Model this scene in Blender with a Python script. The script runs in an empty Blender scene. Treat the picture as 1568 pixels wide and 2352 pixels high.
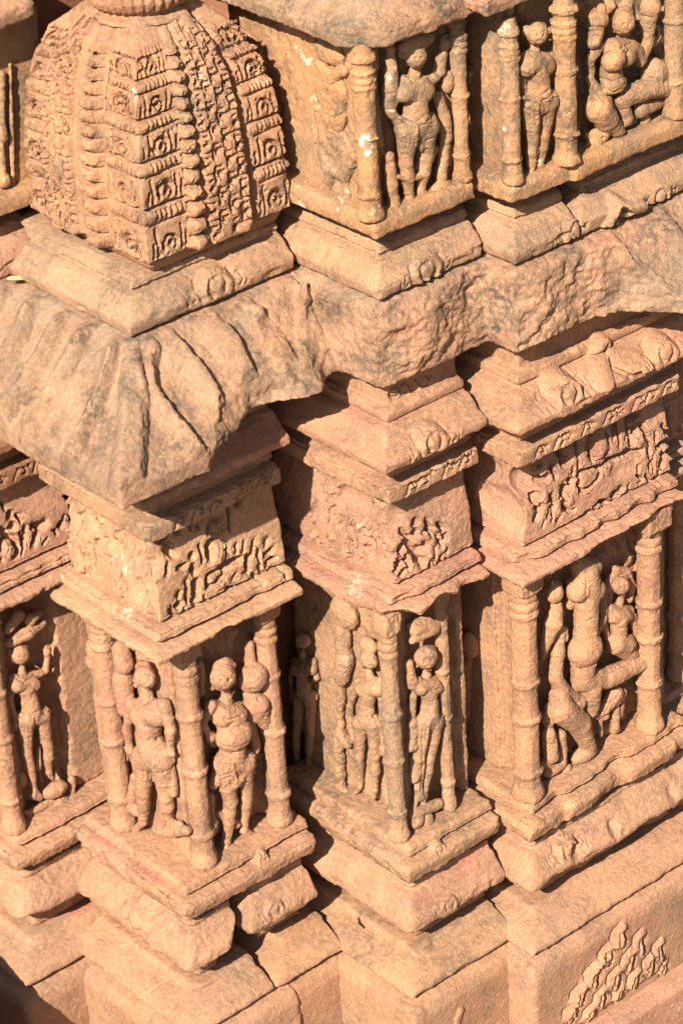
import bpy, math
import numpy as np
from mathutils import Matrix, Vector

# ------------------------------------------------------------------ camera
SC = bpy.context.scene
F = 6784.76                                   # focal length, in pixels of a 1568 x 2352 frame
CAM = np.array([-3.85231203, -5.53526605, 4.34400128])
ROT = np.array([[0.75475412, -0.65367254, -0.05530311],      # right
                [0.36890361, 0.35321245, 0.85973897],        # up
                [0.54245401, 0.66929304, -0.50773071]])      # forward
cam = bpy.data.cameras.new("camera")
cam.sensor_fit = 'VERTICAL'
cam.sensor_height = 36.0
cam.lens = F / 2352.0 * 36.0
cam.clip_end = 2000
cam_ob = bpy.data.objects.new("camera", cam)
SC.collection.objects.link(cam_ob)
mw = Matrix.Identity(4)
for i in range(3):
    mw[i][0], mw[i][1], mw[i][2], mw[i][3] = ROT[0][i], ROT[1][i], -ROT[2][i], CAM[i]
cam_ob.matrix_world = mw
SC.camera = cam_ob

# ------------------------------------------------------------------ light
SUN = Vector((-0.700, -0.378, 0.600)).normalized()            # towards the sun
world = bpy.data.worlds.new("World")
SC.world = world
world.use_nodes = True
wn = world.node_tree
sky = wn.nodes.new("ShaderNodeTexSky")
sky.sky_type = 'NISHITA'
sky.sun_disc = False
sky.sun_elevation = math.asin(SUN.z)
sky.sun_rotation = math.atan2(SUN.x, SUN.y)
sky.dust_density = 2.0
bg = wn.nodes["Background"]
wn.links.new(sky.outputs[0], bg.inputs[0])
bg.inputs[1].default_value = 0.05
sun = bpy.data.lights.new("sun", 'SUN')
sun.energy = 5.0
sun.angle = math.radians(0.5)
sun.color = (1.0, 0.91, 0.79)
sun_ob = bpy.data.objects.new("sun", sun)
SC.collection.objects.link(sun_ob)
sun_ob.rotation_euler = (-SUN).to_track_quat('-Z', 'Y').to_euler()
SC.view_settings.view_transform = 'Standard'
SC.view_settings.look = 'None'
SC.view_settings.exposure = 1.30
SC.view_settings.gamma = 1.0
SC.cycles.max_bounces = 6
SC.cycles.diffuse_bounces = 2

# ------------------------------------------------------------------ noise
RNG = np.random.RandomState(11)
TAB = RNG.rand(64, 64, 64).astype(np.float32)


def vnoise(p, scale, seed=0.0):
    q = p * (1.0 / scale) + (seed * 7.31 + 100.0)
    i = np.floor(q).astype(np.int64)
    f = (q - i).astype(np.float32)
    f = f * f * (3 - 2 * f)
    i &= 63
    j = (i + 1) & 63
    x0, y0, z0, x1, y1, z1 = i[:, 0], i[:, 1], i[:, 2], j[:, 0], j[:, 1], j[:, 2]
    fx, fy, fz = f[:, 0], f[:, 1], f[:, 2]
    a = TAB[x0, y0, z0] * (1 - fx) + TAB[x1, y0, z0] * fx
    b = TAB[x0, y1, z0] * (1 - fx) + TAB[x1, y1, z0] * fx
    c = TAB[x0, y0, z1] * (1 - fx) + TAB[x1, y0, z1] * fx
    d = TAB[x0, y1, z1] * (1 - fx) + TAB[x1, y1, z1] * fx
    a = a * (1 - fy) + b * fy
    c = c * (1 - fy) + d * fy
    return (a * (1 - fz) + c * fz) * 2 - 1


# ------------------------------------------------------------------ carving volume (signed distance grid -> mesh)
def smin(a, b, k):
    if k <= 0:
        return np.minimum(a, b)
    h = np.maximum(k - np.abs(a - b), 0) / k
    return np.minimum(a, b) - h * h * (k * 0.25)


def smax(a, b, k):
    return -smin(-a, -b, k)


class Vol:
    def __init__(s, lo, hi, h=0.004):
        s.h = h
        s.lo = np.array(lo, float) - 2 * h
        n = np.ceil((np.array(hi, float) + 2 * h - s.lo) / h).astype(int) + 1
        s.n = n
        s.x, s.y, s.z = [(s.lo[a] + h * np.arange(n[a])).astype(np.float32) for a in range(3)]
        s.X, s.Y, s.Z = s.x[:, None, None], s.y[None, :, None], s.z[None, None, :]
        s.f = np.full(tuple(n), 1.0, np.float32)

    def win(s, lo, hi):
        a = np.clip(np.floor((np.array(lo) - s.lo) / s.h).astype(int), 0, s.n)
        b = np.clip(np.ceil((np.array(hi) - s.lo) / s.h).astype(int) + 1, 0, s.n)
        return tuple(slice(int(u), int(max(u, v))) for u, v in zip(a, b))

    def put(s, fn, lo, hi, k=0.0, sub=False):
        m = k + 2 * s.h
        w = s.win(np.array(lo) - m, np.array(hi) + m)
        d = fn(s.X[w[0]], s.Y[:, w[1]], s.Z[:, :, w[2]])
        if d.size == 0:
            return
        d = np.broadcast_to(d, s.f[w].shape)
        s.f[w] = smax(s.f[w], -d, k) if sub else smin(s.f[w], d, k)

    def capsule(s, a, b, r1, r2, k=0.006, sub=False):
        a = np.array(a, np.float32); b = np.array(b, np.float32)
        ab = b - a
        L = float(ab @ ab) + 1e-12
        R = max(r1, r2)

        def fn(X, Y, Z):
            t = np.clip(((X - a[0]) * ab[0] + (Y - a[1]) * ab[1] + (Z - a[2]) * ab[2]) / L, 0, 1)
            return np.sqrt((X - a[0] - t * ab[0]) ** 2 + (Y - a[1] - t * ab[1]) ** 2 + (Z - a[2] - t * ab[2]) ** 2) - (r1 + t * (r2 - r1))
        s.put(fn, np.minimum(a, b) - R, np.maximum(a, b) + R, k, sub)

    def ellip(s, c, r, k=0.006, sub=False):
        c = np.array(c, np.float32); r = np.array(r, np.float32)

        def fn(X, Y, Z):
            p = ((X - c[0]) / r[0]) ** 2 + ((Y - c[1]) / r[1]) ** 2 + ((Z - c[2]) / r[2]) ** 2
            q = ((X - c[0]) / r[0] ** 2) ** 2 + ((Y - c[1]) / r[1] ** 2) ** 2 + ((Z - c[2]) / r[2] ** 2) ** 2
            p = np.sqrt(p)
            return p * (p - 1) / np.maximum(np.sqrt(q), 1e-6)
        s.put(fn, c - r, c + r, k, sub)

    def box(s, c, hs, rnd=0.004, rz=0.0, k=0.003, sub=False):
        c = np.array(c, np.float32)
        cs, sn = math.cos(rz), math.sin(rz)
        R = max(hs[0], hs[1]) * 1.45

        def fn(X, Y, Z):
            u = np.abs((X - c[0]) * cs + (Y - c[1]) * sn) - hs[0] + rnd
            v = np.abs(-(X - c[0]) * sn + (Y - c[1]) * cs) - hs[1] + rnd
            w = np.abs(Z - c[2]) - hs[2] + rnd
            return np.sqrt(np.maximum(u, 0) ** 2 + np.maximum(v, 0) ** 2 + np.maximum(w, 0) ** 2) + np.minimum(np.maximum(u, np.maximum(v, w)), 0) - rnd
        s.put(fn, c - [R, R, hs[2]], c + [R, R, hs[2]], k, sub)

    def lathe(s, c, prof, k=0.003, facet=0.0):
        z = np.array([p[0] for p in prof]); r = np.array([p[1] for p in prof])
        R = r.max()

        def fn(X, Y, Z):
            th = np.arctan2(Y - c[1], X - c[0])
            fac = 1 - facet * (1 - np.cos(np.pi / 8) / np.cos((th + np.pi / 8) % (np.pi / 4) - np.pi / 8))
            d = np.sqrt((X - c[0]) ** 2 + (Y - c[1]) ** 2) / fac.astype(np.float32) - np.interp(Z.ravel(), z, r).astype(np.float32).reshape(Z.shape)
            return smax(smax(d, Z - z[-1], 0.004), z[0] - Z, 0.004)
        s.put(fn, (c[0] - R, c[1] - R, z[0]), (c[0] + R, c[1] + R, z[-1]), k)

    def disc(s, a, b, t, R, hw, k=0.002):
        """a ring of ornament round a limb that runs from a to b"""
        a = np.array(a, np.float32); b = np.array(b, np.float32)
        u = (b - a) / (np.linalg.norm(b - a) + 1e-9)
        c = a + (b - a) * t

        def fn(X, Y, Z):
            w = (X - c[0]) * u[0] + (Y - c[1]) * u[1] + (Z - c[2]) * u[2]
            r = np.sqrt(np.maximum((X - c[0]) ** 2 + (Y - c[1]) ** 2 + (Z - c[2]) ** 2 - w * w, 0))
            return smax(np.abs(w) - hw, r - R, hw)
        s.put(fn, c - R, c + R, k)

    def cut(s, p, n, k=0.006):
        n = np.array(n, float); n /= np.linalg.norm(n)
        d = (s.X - p[0]) * n[0] + (s.Y - p[1]) * n[1] + (s.Z - p[2]) * n[2]
        s.f = smax(s.f, d.astype(np.float32), k)

    def profile(s, x0, y0, x1, y1, prof, k=0.006, rR=None, rL=None):
        """one stone: a corner block whose two outer faces stand prof(z) outside the wall planes y=y0 and x=x0"""
        z = np.array([p[0] for p in prof]); o = np.array([p[1] for p in prof])
        oz = np.interp(s.z, z, o).astype(np.float32)[None, None, :]
        g = np.clip(np.sqrt(1 + np.gradient(oz[0, 0], s.h) ** 2), 1, 4).astype(np.float32)[None, None, :]
        dR = y0 - oz - s.Y
        dL = x0 - oz - s.X
        if rR is not None:
            dR = dR - rR.ev(s.x[:, None], s.z[None, :])[:, None, :]
        if rL is not None:
            dL = dL - rL.ev(s.y[:, None], s.z[None, :])[None, :, :]
        d = smax(dR / g, dL / g, k)
        d = smax(d, s.X - x1, 0.008)
        d = np.maximum(d, s.Y - y1)
        d = smax(d, z[0] - s.Z, 0.004)
        d = smax(d, s.Z - z[-1], 0.004)
        s.f = np.minimum(s.f, d)

    def mesh(s, name, mat, loc, wear=1.0, rough=1.0, seed=0, amps=None, smooth=True):
        f = s.f
        f[0], f[-1], f[:, 0], f[:, -1], f[:, :, 0], f[:, :, -1] = [np.float32(0.01)] * 6
        ins = f < 0
        n = s.n
        cnt = np.zeros(tuple(n - 1), np.int8)
        for a in (0, 1):
            for b in (0, 1):
                for c in (0, 1):
                    cnt += ins[a:n[0] - 1 + a, b:n[1] - 1 + b, c:n[2] - 1 + c]
        act = (cnt > 0) & (cnt < 8)
        I = np.argwhere(act)
        if len(I) == 0:
            raise RuntimeError("empty volume " + name)
        idx = np.full(tuple(n - 1), -1, np.int32)
        idx[act] = np.arange(len(I), dtype=np.int32)
        V = np.empty((len(I), 8), np.float32)
        off = np.array([[a, b, c] for a in (0, 1) for b in (0, 1) for c in (0, 1)])
        for q, o in enumerate(off):
            V[:, q] = f[I[:, 0] + o[0], I[:, 1] + o[1], I[:, 2] + o[2]]
        acc = np.zeros((len(I), 3), np.float32)
        num = np.zeros(len(I), np.float32)
        for q in range(8):
            for w in range(q + 1, 8):
                if np.abs(off[q] - off[w]).sum() == 1:
                    m = (V[:, q] < 0) != (V[:, w] < 0)
                    t = np.where(m, V[:, q] / np.where(m, V[:, q] - V[:, w], 1), 0)
                    acc += np.where(m[:, None], off[q] + t[:, None] * (off[w] - off[q]), 0)
                    num += m
        P = s.lo + s.h * (I + acc / num[:, None])
        faces = []
        for ax in range(3):
            sl0 = [slice(1, n[a] - 1) for a in range(3)]
            sl1 = list(sl0)
            sl0[ax] = slice(0, n[ax] - 1)
            sl1[ax] = slice(1, n[ax])
            A, B = ins[tuple(sl0)], ins[tuple(sl1)]
            E = np.argwhere(A != B)
            o = A[A != B]
            E = E + [0 if a == ax else 1 for a in range(3)]
            u, v = (ax + 1) % 3, (ax + 2) % 3
            du = np.eye(3, dtype=int)[u]; dv = np.eye(3, dtype=int)[v]
            g = lambda D: idx[D[:, 0], D[:, 1], D[:, 2]]
            q = np.stack([g(E - du - dv), g(E - dv), g(E), g(E - du)], 1)
            q[~o] = q[~o][:, ::-1]
            faces.append(q)
        Q = np.concatenate(faces)
        Q = Q[(Q >= 0).all(1)]
        # outward normals from the grid gradient
        ic = np.clip(np.round((P - s.lo) / s.h).astype(int), 2, n - 3)
        N = np.empty_like(P)
        for a in range(3):
            d = np.eye(3, dtype=int)[a]
            N[:, a] = f[tuple((ic + d).T)] - f[tuple((ic - d).T)] + f[tuple((ic + 2 * d).T)] - f[tuple((ic - 2 * d).T)]
        N /= np.linalg.norm(N, axis=1)[:, None] + 1e-9
        # worn edges: how convex the stone is here
        if wear > 0:
            fc = np.clip(f, -0.03, 0.03)
            r = max(2, int(round(0.012 / s.h)))
            for a in range(3):
                c = np.cumsum(np.pad(fc, [(r + 1, r) if b == a else (0, 0) for b in range(3)], mode='edge'), axis=a, dtype=np.float32)
                hi = [slice(None)] * 3; lo = [slice(None)] * 3
                hi[a] = slice(2 * r + 1, None); lo[a] = slice(0, -(2 * r + 1))
                fc = (c[tuple(hi)] - c[tuple(lo)]) / (2 * r + 1)
            cv = np.clip(fc[tuple(ic.T)] - f[tuple(ic.T)], 0, 0.006)
            e = np.clip(0.45 + 0.9 * vnoise(P, 0.035, seed + 3) + 0.5 * vnoise(P, 0.011, seed + 4), 0, 1.6)
            P = P - N * (cv * e * 1.15 * wear)[:, None]
        if amps is None:
            amps = ((0.15, 0.0024), (0.04, 0.0007), (0.013, 0.0006), (0.0062, 0.0008))
        P0 = P.copy()
        for q, (sc, am) in enumerate(amps):
            P = P + N * (vnoise(P0, sc, seed + q * 1.7) * am * rough)[:, None]
        P = P - np.array(loc)
        me = bpy.data.meshes.new(name)
        me.vertices.add(len(P))
        me.vertices.foreach_set("co", P.astype(np.float32).ravel())
        me.loops.add(len(Q) * 4)
        me.loops.foreach_set("vertex_index", Q.astype(np.int32).ravel())
        me.polygons.add(len(Q))
        me.polygons.foreach_set("loop_start", np.arange(0, len(Q) * 4, 4, dtype=np.int32))
        me.polygons.foreach_set("loop_total", np.full(len(Q), 4, np.int32))
        me.polygons.foreach_set("use_smooth", np.full(len(Q), smooth))
        me.materials.append(mat)
        me.update(calc_edges=True)
        return me


class Rel:
    """carved relief on a face: strokes, rings, holes and bosses in (along, up) metres"""
    def __init__(s):
        s.it = []

    def stroke(s, pts, r, d):
        s.it.append(('s', np.array(pts, float), r, d))
        return s

    def ring(s, u, v, R, r, d, a0=0, a1=360):
        t = np.radians(np.linspace(a0, a1, 11))
        return s.stroke(np.stack([u + R * np.cos(t), v + R * np.sin(t)], 1), r, d)

    def hole(s, u, v, r, d):
        return s.stroke([(u, v), (u, v + 1e-4)], r, d)

    def fn(s, fn):
        s.it.append(('f', fn))
        return s

    def ev(s, U, V):
        sh = np.broadcast(U, V).shape
        dep = np.zeros(sh, np.float32); bos = np.zeros(sh, np.float32); base = np.zeros(sh, np.float32)
        U = np.broadcast_to(U, sh); V = np.broadcast_to(V, sh)
        for t in s.it:
            if t[0] == 'f':
                base += t[1](U, V)
                continue
            _, pts, r, d = t
            lo, hi = pts.min(0) - r, pts.max(0) + r
            m = (U > lo[0]) & (U < hi[0]) & (V > lo[1]) & (V < hi[1])
            if not m.any():
                continue
            u, v = U[m], V[m]
            dd = np.full(u.shape, 9.0)
            for p, q in zip(pts[:-1], pts[1:]):
                e = q - p
                tt = np.clip(((u - p[0]) * e[0] + (v - p[1]) * e[1]) / (e @ e + 1e-12), 0, 1)
                dd = np.minimum(dd, np.hypot(u - p[0] - tt * e[0], v - p[1] - tt * e[1]))
            w = np.clip((r - dd) / (r * 0.55), 0, 1)
            if d < 0:
                dep[m] = np.maximum(dep[m], -d * w)
            else:
                bos[m] = np.maximum(bos[m], d * np.sqrt(np.clip(1 - (dd / r) ** 2, 0, 1)))
        return base + np.where(dep > 0.2 * bos, bos * 0.3 - dep, bos)

    def chaitya(s, u, v, w, h, d, rng):
        """one horseshoe-arch motif of a carved band, w wide and h high about (u, v)"""
        R = min(w, h) * 0.26
        s.ring(u, v - h * .1, R, R * .36, -d, -50, 230)
        s.hole(u, v - h * .1 + R * .15, R * .34, -d * 1.3)
        for sg in (-1, 1):
            a = u + sg * w * (.36 + .05 * rng.rand())
            s.stroke([(a, v - h * .42), (a + sg * w * .04 * rng.randn(), v + h * .05), (a - sg * w * .05, v + h * .34)], w * .055, -d)
            s.hole(u + sg * w * .2, v + h * (.3 + .1 * rng.rand()), w * .06, -d)
            if rng.rand() < .7:
                s.hole(a + sg * w * .1, v + h * (.4 * rng.rand() - .3), w * .05, -d)
        s.stroke([(u - w * .1, v + h * .44), (u, v + h * .28), (u + w * .1, v + h * .44)], w * .045, -d * .8)
        return s


# ------------------------------------------------------------------ materials
def stone_mat(name, c1, c2, dark=0.0, pink=0.0, white=0.0, seed=0.0, bump=1.0):
    m = bpy.data.materials.new(name)
    m.use_nodes = True
    nt = m.node_tree
    N, L = nt.nodes, nt.links
    b = N["Principled BSDF"]
    b.inputs["Roughness"].default_value = 0.92
    b.inputs["Specular IOR Level"].default_value = 0.18
    geo = N.new("ShaderNodeNewGeometry")
    mp = N.new("ShaderNodeMapping")
    mp.inputs["Location"].default_value = (seed * 3.1, seed * 1.7, seed * 2.3)
    L.new(geo.outputs["Position"], mp.inputs["Vector"])

    def noise(scale, detail=4, rough=0.6, vec=mp.outputs[0]):
        n = N.new("ShaderNodeTexNoise")
        n.inputs["Scale"].default_value = scale
        n.inputs["Detail"].default_value = detail
        n.inputs["Roughness"].default_value = rough
        L.new(vec, n.inputs["Vector"])
        return n.outputs["Fac"]

    def ramp(src, p0, p1, v0=0.0, v1=1.0):
        r = N.new("ShaderNodeMapRange")
        r.interpolation_type = 'SMOOTHSTEP'
        r.inputs[1].default_value, r.inputs[2].default_value = p0, p1
        r.inputs[3].default_value, r.inputs[4].default_value = v0, v1
        L.new(src, r.inputs[0])
        return r.outputs[0]

    def mix(fac, a, bcol, mode='MIX'):
        x = N.new("ShaderNodeMix")
        x.data_type = 'RGBA'
        x.blend_type = mode
        if isinstance(fac, float):
            x.inputs[0].default_value = fac
        else:
            L.new(fac, x.inputs[0])
        for k, v in ((6, a), (7, bcol)):
            if isinstance(v, tuple):
                x.inputs[k].default_value = (*v, 1)
            else:
                L.new(v, x.inputs[k])
        return x.outputs[2]

    def mul(a, k):
        x = N.new("ShaderNodeMath"); x.operation = 'MULTIPLY'
        L.new(a, x.inputs[0])
        if isinstance(k, float):
            x.inputs[1].default_value = k
        else:
            L.new(k, x.inputs[1])
        return x.outputs[0]

    col = mix(ramp(noise(5, 5), 0.35, 0.66), c1, c2)
    # bedding streaks of redder stone
    mp2 = N.new("ShaderNodeMapping")
    mp2.inputs["Rotation"].default_value = (0.5, 0.45, 0.3)
    mp2.inputs["Scale"].default_value = (2.2, 2.6, 13.0)
    L.new(mp.outputs[0], mp2.inputs["Vector"])
    col = mix(mul(ramp(noise(1.6, 3, .55, mp2.outputs[0]), 0.52, 0.68), mul(ramp(noise(3.3, 2), .42, .6), 0.25 + 0.6 * pink)), col, (0.34, 0.13, 0.095))
    # lichen and soot that settled on the stone
    if dark > 0:
        patch = mul(ramp(noise(6.5, 6, .7), 0.44, 0.64), ramp(noise(60, 4, .7), 0.32, 0.60))
        col = mix(mul(patch, dark), col, (0.085, 0.065, 0.047))
        col = mix(mul(ramp(noise(2.6, 4), .42, .66), dark * .60), col, (0.205, 0.155, 0.108))
        # rain streaks
        mp3 = N.new("ShaderNodeMapping")
        mp3.inputs["Scale"].default_value = (13.0, 13.0, 1.1)
        L.new(mp.outputs[0], mp3.inputs["Vector"])
        col = mix(mul(mul(ramp(noise(1.5, 5, .7, mp3.outputs[0]), .52, .72), ramp(noise(3.1, 3), .45, .62)), dark * .55), col, (0.12, 0.09, 0.062))
    if white > 0:
        pl = mul(ramp(noise(9, 5, .7), 0.60, 0.68), ramp(noise(45, 3), .42, .55))
        col = mix(mul(pl, white), col, (0.72, 0.60, 0.48))
    # grains
    g = noise(420, 2, .7)
    col = mix(0.9, col, mix(ramp(g, .25, .75), (0.55, 0.53, 0.51), (1.42, 1.42, 1.42)), 'MULTIPLY')
    col = mix(0.8, col, mix(ramp(noise(75, 3, .65), .3, .7), (0.86, 0.85, 0.84), (1.12, 1.12, 1.12)), 'MULTIPLY')
    L.new(col, b.inputs["Base Color"])
    bp = N.new("ShaderNodeBump")
    L.new(ramp(noise(7.5, 4, .6), .34, .62, 0.22 * bump, 0.85 * bump), bp.inputs["Strength"])
    bp.inputs["Distance"].default_value = 0.004
    hh = N.new("ShaderNodeMath"); hh.operation = 'MULTIPLY_ADD'
    L.new(noise(330, 3, .7), hh.inputs[0]); hh.inputs[1].default_value = 1.0
    L.new(noise(120, 3, .6), hh.inputs[2])
    h2 = N.new("ShaderNodeMath"); h2.operation = 'MULTIPLY_ADD'
    L.new(noise(48, 3, .6), h2.inputs[0]); h2.inputs[1].default_value = 0.9
    L.new(hh.outputs[0], h2.inputs[2])
    L.new(h2.outputs[0], bp.inputs["Height"])
    L.new(bp.outputs[0], b.inputs["Normal"])
    return m


M_OCHRE = stone_mat("ochre_sandstone", (0.338, 0.173, 0.079), (0.354, 0.194, 0.093), dark=.85, white=.8, seed=1)
M_TOWER = stone_mat("orange_sandstone", (0.324, 0.168, 0.089), (0.338, 0.181, 0.099), dark=.55, pink=.25, white=.3, seed=2)
M_PLATE = stone_mat("buff_sandstone", (0.342, 0.195, 0.111), (0.324, 0.192, 0.110), dark=.6, seed=3)
M_EAVE = stone_mat("weathered_sandstone", (0.288, 0.176, 0.106), (0.329, 0.181, 0.104), dark=1.0, pink=.35, seed=4, bump=1.25)
M_PALE = stone_mat("pale_sandstone", (0.358, 0.204, 0.117), (0.350, 0.195, 0.111), dark=.25, pink=.2, white=.4, seed=5)
M_PINK = stone_mat("pink_sandstone", (0.338, 0.178, 0.110), (0.334, 0.171, 0.103), dark=.4, pink=.6, white=.25, seed=6)
M_BROWN = stone_mat("brown_sandstone", (0.324, 0.183, 0.103), (0.316, 0.178, 0.099), dark=.75, white=.2, seed=7)
M_ROSE = stone_mat("rose_sandstone", (0.342, 0.186, 0.107), (0.334, 0.179, 0.103), dark=.4, pink=.75, seed=8)
M_GOLD = stone_mat("golden_sandstone", (0.338, 0.183, 0.099), (0.334, 0.178, 0.101), dark=.45, pink=.25, seed=9)
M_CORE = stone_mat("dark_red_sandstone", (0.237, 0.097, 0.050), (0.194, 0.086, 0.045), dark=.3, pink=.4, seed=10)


# ------------------------------------------------------------------ objects
def link(name, me, loc, parent=None):
    o = bpy.data.objects.new(name, me)
    SC.collection.objects.link(o)
    if parent is None:
        o.location = loc
    else:
        o.parent = parent
        o.location = Vector(loc) - parent.location
    return o


def tag(o, label, cat, group=None):
    o["label"] = label
    o["category"] = cat
    o["kind"] = "thing"
    if group:
        o["group"] = group
    return o


def thing(name, label, cat, loc, group=None):
    return tag(link(name, None, loc), label, cat, group)


def structure(o):
    o["kind"] = "structure"
    return o


# ------------------------------------------------------------------ plan of the wall: stepped corner bays
BAY = {'A': (0.0, 0.0), 'B': (0.56, -0.31), 'C': (0.937, -0.415), 'Z': (-0.207, 0.52), 'D': (1.53, -0.30)}
END = {'A': (0.365, 0.40), 'B': (0.80, 0.16), 'C': (1.47, -0.05), 'Z': (0.10, 0.95), 'D': (2.0, 0.1)}
FACE = {}
for k_, (bx_, by_) in BAY.items():
    FACE[k_ + 'r'] = ('y', by_)
    FACE[k_ + 'l'] = ('x', bx_)


def ray(px, py):
    return ROT.T @ np.array([(px - 784) / F, -(py - 1176) / F, 1.0])


def W(face, px, py, n):
    """a measured photo point taken back to the wall face it is carved on, n metres proud of the face"""
    ax, c = FACE[face]
    a = 0 if ax == 'x' else 1
    d = ray(px, py)
    t = (c - n - CAM[a]) / d[a]
    return CAM + d * t


def FS(face, px, py, n):
    p = W(face, px, py, n)
    return (p[0] if FACE[face][0] == 'y' else p[1], p[2])


PPM = 848.0
COURSE = {
    'plinth': [(-1.80, .20), (-1.245, .20), (-1.215, .19), (-1.200, .165), (-1.195, .15)],
    'roll': [(-1.190, .160)] + [(-1.176 + .056 * t, .178 - .094 * t ** 1.9) for t in np.linspace(0, 1, 12)] + [(-1.119, .084), (-1.106, .080)],
    'kapota': [(-1.104, .045), (-1.0, .045), (-.998, .132), (-.974, .140), (-.960, .134), (-.93, .110), (-.905, .092), (-.899, .074), (-.892, .070), (-.888, .076), (-.872, .074), (-.868, .03), (-.865, .03)],
    'base': [(-.864, .03), (-.848, .035), (-.843, .105), (-.80, .118), (-.779, .108), (-.775, .070), (-.768, .066), (-.765, .088), (-.737, .080)],
    'frieze': [(.037, .108), (.042, .122), (.058, .124), (.068, .104), (.072, .066), (.078, .064), (.081, .090), (.106, .084), (.110, .040), (.117, .036), (.121, .056), (.24, .046), (.31, .03), (.384, .02)],
    'band': [(.386, .070), (.392, .090), (.44, .090), (.446, .048), (.452, .046), (.456, .060), (.485, .054), (.490, .03), (.511, .03)],
    'upkapota': [(.513, .10), (.519, .130), (.545, .134), (.575, .085), (.598, .058), (.602, .036), (.608, .034), (.612, .044), (.636, .040), (.640, .014), (.72, .014)],
    'beave': [(.70, .02), (.73, .045), (.762, .098), (.785, .108), (.85, .09), (.93, .062), (.972, .055)],
    'plate': [(.974, .055), (1.010, .062), (1.026, .045), (1.058, .014), (1.062, -.006), (1.068, -.008), (1.072, .002), (1.092, -.006), (1.097, -.03), (1.10, -.03)],
}


def stone(bay, course, name, label, cat, mat, rR=None, rL=None, prof=None, x1=None, y1=None, h=0.004, seed=None,
          cuts=(), subs=(), wear=1.0, rough=1.0, k=0.004, group=None, shift=(0, 0), extra=None, amps=None, chips=1.0):
    bx, by = BAY[bay][0] + shift[0], BAY[bay][1] + shift[1]
    prof = prof or COURSE[course]
    ex, ey = END[bay]
    ex = ex if x1 is None else x1
    ey = ey if y1 is None else y1
    om = max(p[1] for p in prof) + 0.03
    v = Vol((bx - om, by - om, prof[0][0]), (ex + .01, ey + .01, prof[-1][0]), h)
    v.profile(bx, by, ex, ey, prof, k, rR, rL)
    for p, n in cuts:
        v.cut(p, n)
    for c, r in subs:
        v.ellip(c, r, 0.012, sub=True)
    # chipped arrises
    rg = np.random.RandomState(hash_(label) % 9973)
    zl, ol = max(prof, key=lambda p: p[1])
    for q in range(int(chips * (ex - bx + ey - by) * 9)):
        rr_ = (.010 + .030 * rg.rand() ** 2, .006 + .012 * rg.rand(), .006 + .010 * rg.rand())
        zq = zl + (.0 if rg.rand() < .5 else -.015) + .012 * rg.randn()
        if rg.rand() < .5:
            v.ellip((bx - ol + (ex - bx + ol) * rg.rand(), by - ol - .003, zq), rr_, .006, sub=True)
        else:
            v.ellip((bx - ol - .003, by - ol + (ey - by + ol) * rg.rand(), zq), (rr_[1], rr_[0], rr_[2]), .006, sub=True)
    if extra:
        extra(v)
    loc = (bx, by, prof[0][0])
    sd = seed if seed is not None else (hash_(name + label) % 97)
    me = v.mesh(name, mat, loc, wear, rough, sd, amps)
    return tag(link(name, me, loc), label, cat, group)


def hash_(t):
    q = 7
    for ch in t:
        q = (q * 31 + ord(ch)) % 100003
    return q


# core of the wall behind the stacked stones
def core():
    v = Vol((-.45, -.45, -1.8), (2.05, 1.05, 2.1), 0.012)
    for b in 'ABCZD':
        bx, by = BAY[b]
        v.profile(bx + .24, by + .24, 2.0, 1.0, [(-1.79, 0), (1.06 if b == 'A' else 2.05, 0)])
    loc = (0.5, 0.2, -1.8)
    o = link("temple_wall", v.mesh("temple_wall", M_CORE, loc, 0, .8, 5), loc)
    tag(o, "dark red recessed masonry seen in the gaps between the stacked carved stones", "wall")
    return o


core()
g_me = bpy.data.meshes.new("ground")
g_me.from_pydata([(-400, -400, -1.8), (400, -400, -1.8), (400, 400, -1.8), (-400, 400, -1.8)], [], [(0, 1, 2, 3)])
g_me.materials.append(stone_mat("sandy_earth", (0.15, 0.10, 0.06), (0.12, 0.08, 0.05), seed=12))
structure(link("ground", g_me, (0, 0, 0)))

# ------------------------------------------------------------------ carved courses
def med(rel, bay, face, course, px, py, R, tgt, ring=True, sq=False):
    """a small raised horseshoe medallion standing out of a sloping moulding"""
    prof = COURSE[course]
    u, v = FS(face, px, py, tgt)
    zz = [p[0] for p in prof]; oo = [p[1] for p in prof]
    zlip = min(p[0] for p in prof if p[1] > max(oo) - .035)

    rg = np.random.RandomState(int(px))

    def fn(U, V):
        d = np.where(V < v, np.abs(U - u), np.hypot(U - u, (V - v) * 1.25))
        m = np.clip((R - d) / (R * .30), 0, 1) * (V > zlip)
        return np.maximum(tgt - np.interp(V, zz, oo), 0) * m * .9
    rel.fn(fn)
    if ring:
        k = R * (.95 + .1 * rg.rand())
        rel.ring(u, v - k * .02, k * .50, k * .17, -k * .20, -30 - 40 * rg.rand(), 235)
        rel.stroke([(u - k * .1, v + k * .36), (u + k * .12, v + k * .34)], k * .16, -k * .26)
        for sg in (-1, 1):
            rel.stroke([(u + sg * k * .98, v + k * .35), (u + sg * k * 1.12, v - k * .05), (u + sg * k * .92, v - k * .5)], k * .10, -k * .14)
            rel.hole(u + sg * k * (1.3 + .1 * rg.rand()), v - k * (.35 + .3 * rg.rand()), k * .13, -k * .2)
            rel.stroke([(u + sg * k * 1.2, v + k * .05), (u + sg * k * 1.45, v + k * .1), (u + sg * k * 1.5, v - k * .25)], k * .09, -k * .14)
            rel.stroke([(u + sg * k * 1.75, v - k * .1), (u + sg * k * 1.7, v - k * .5)], k * .08, -k * .12)
    return rel


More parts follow.
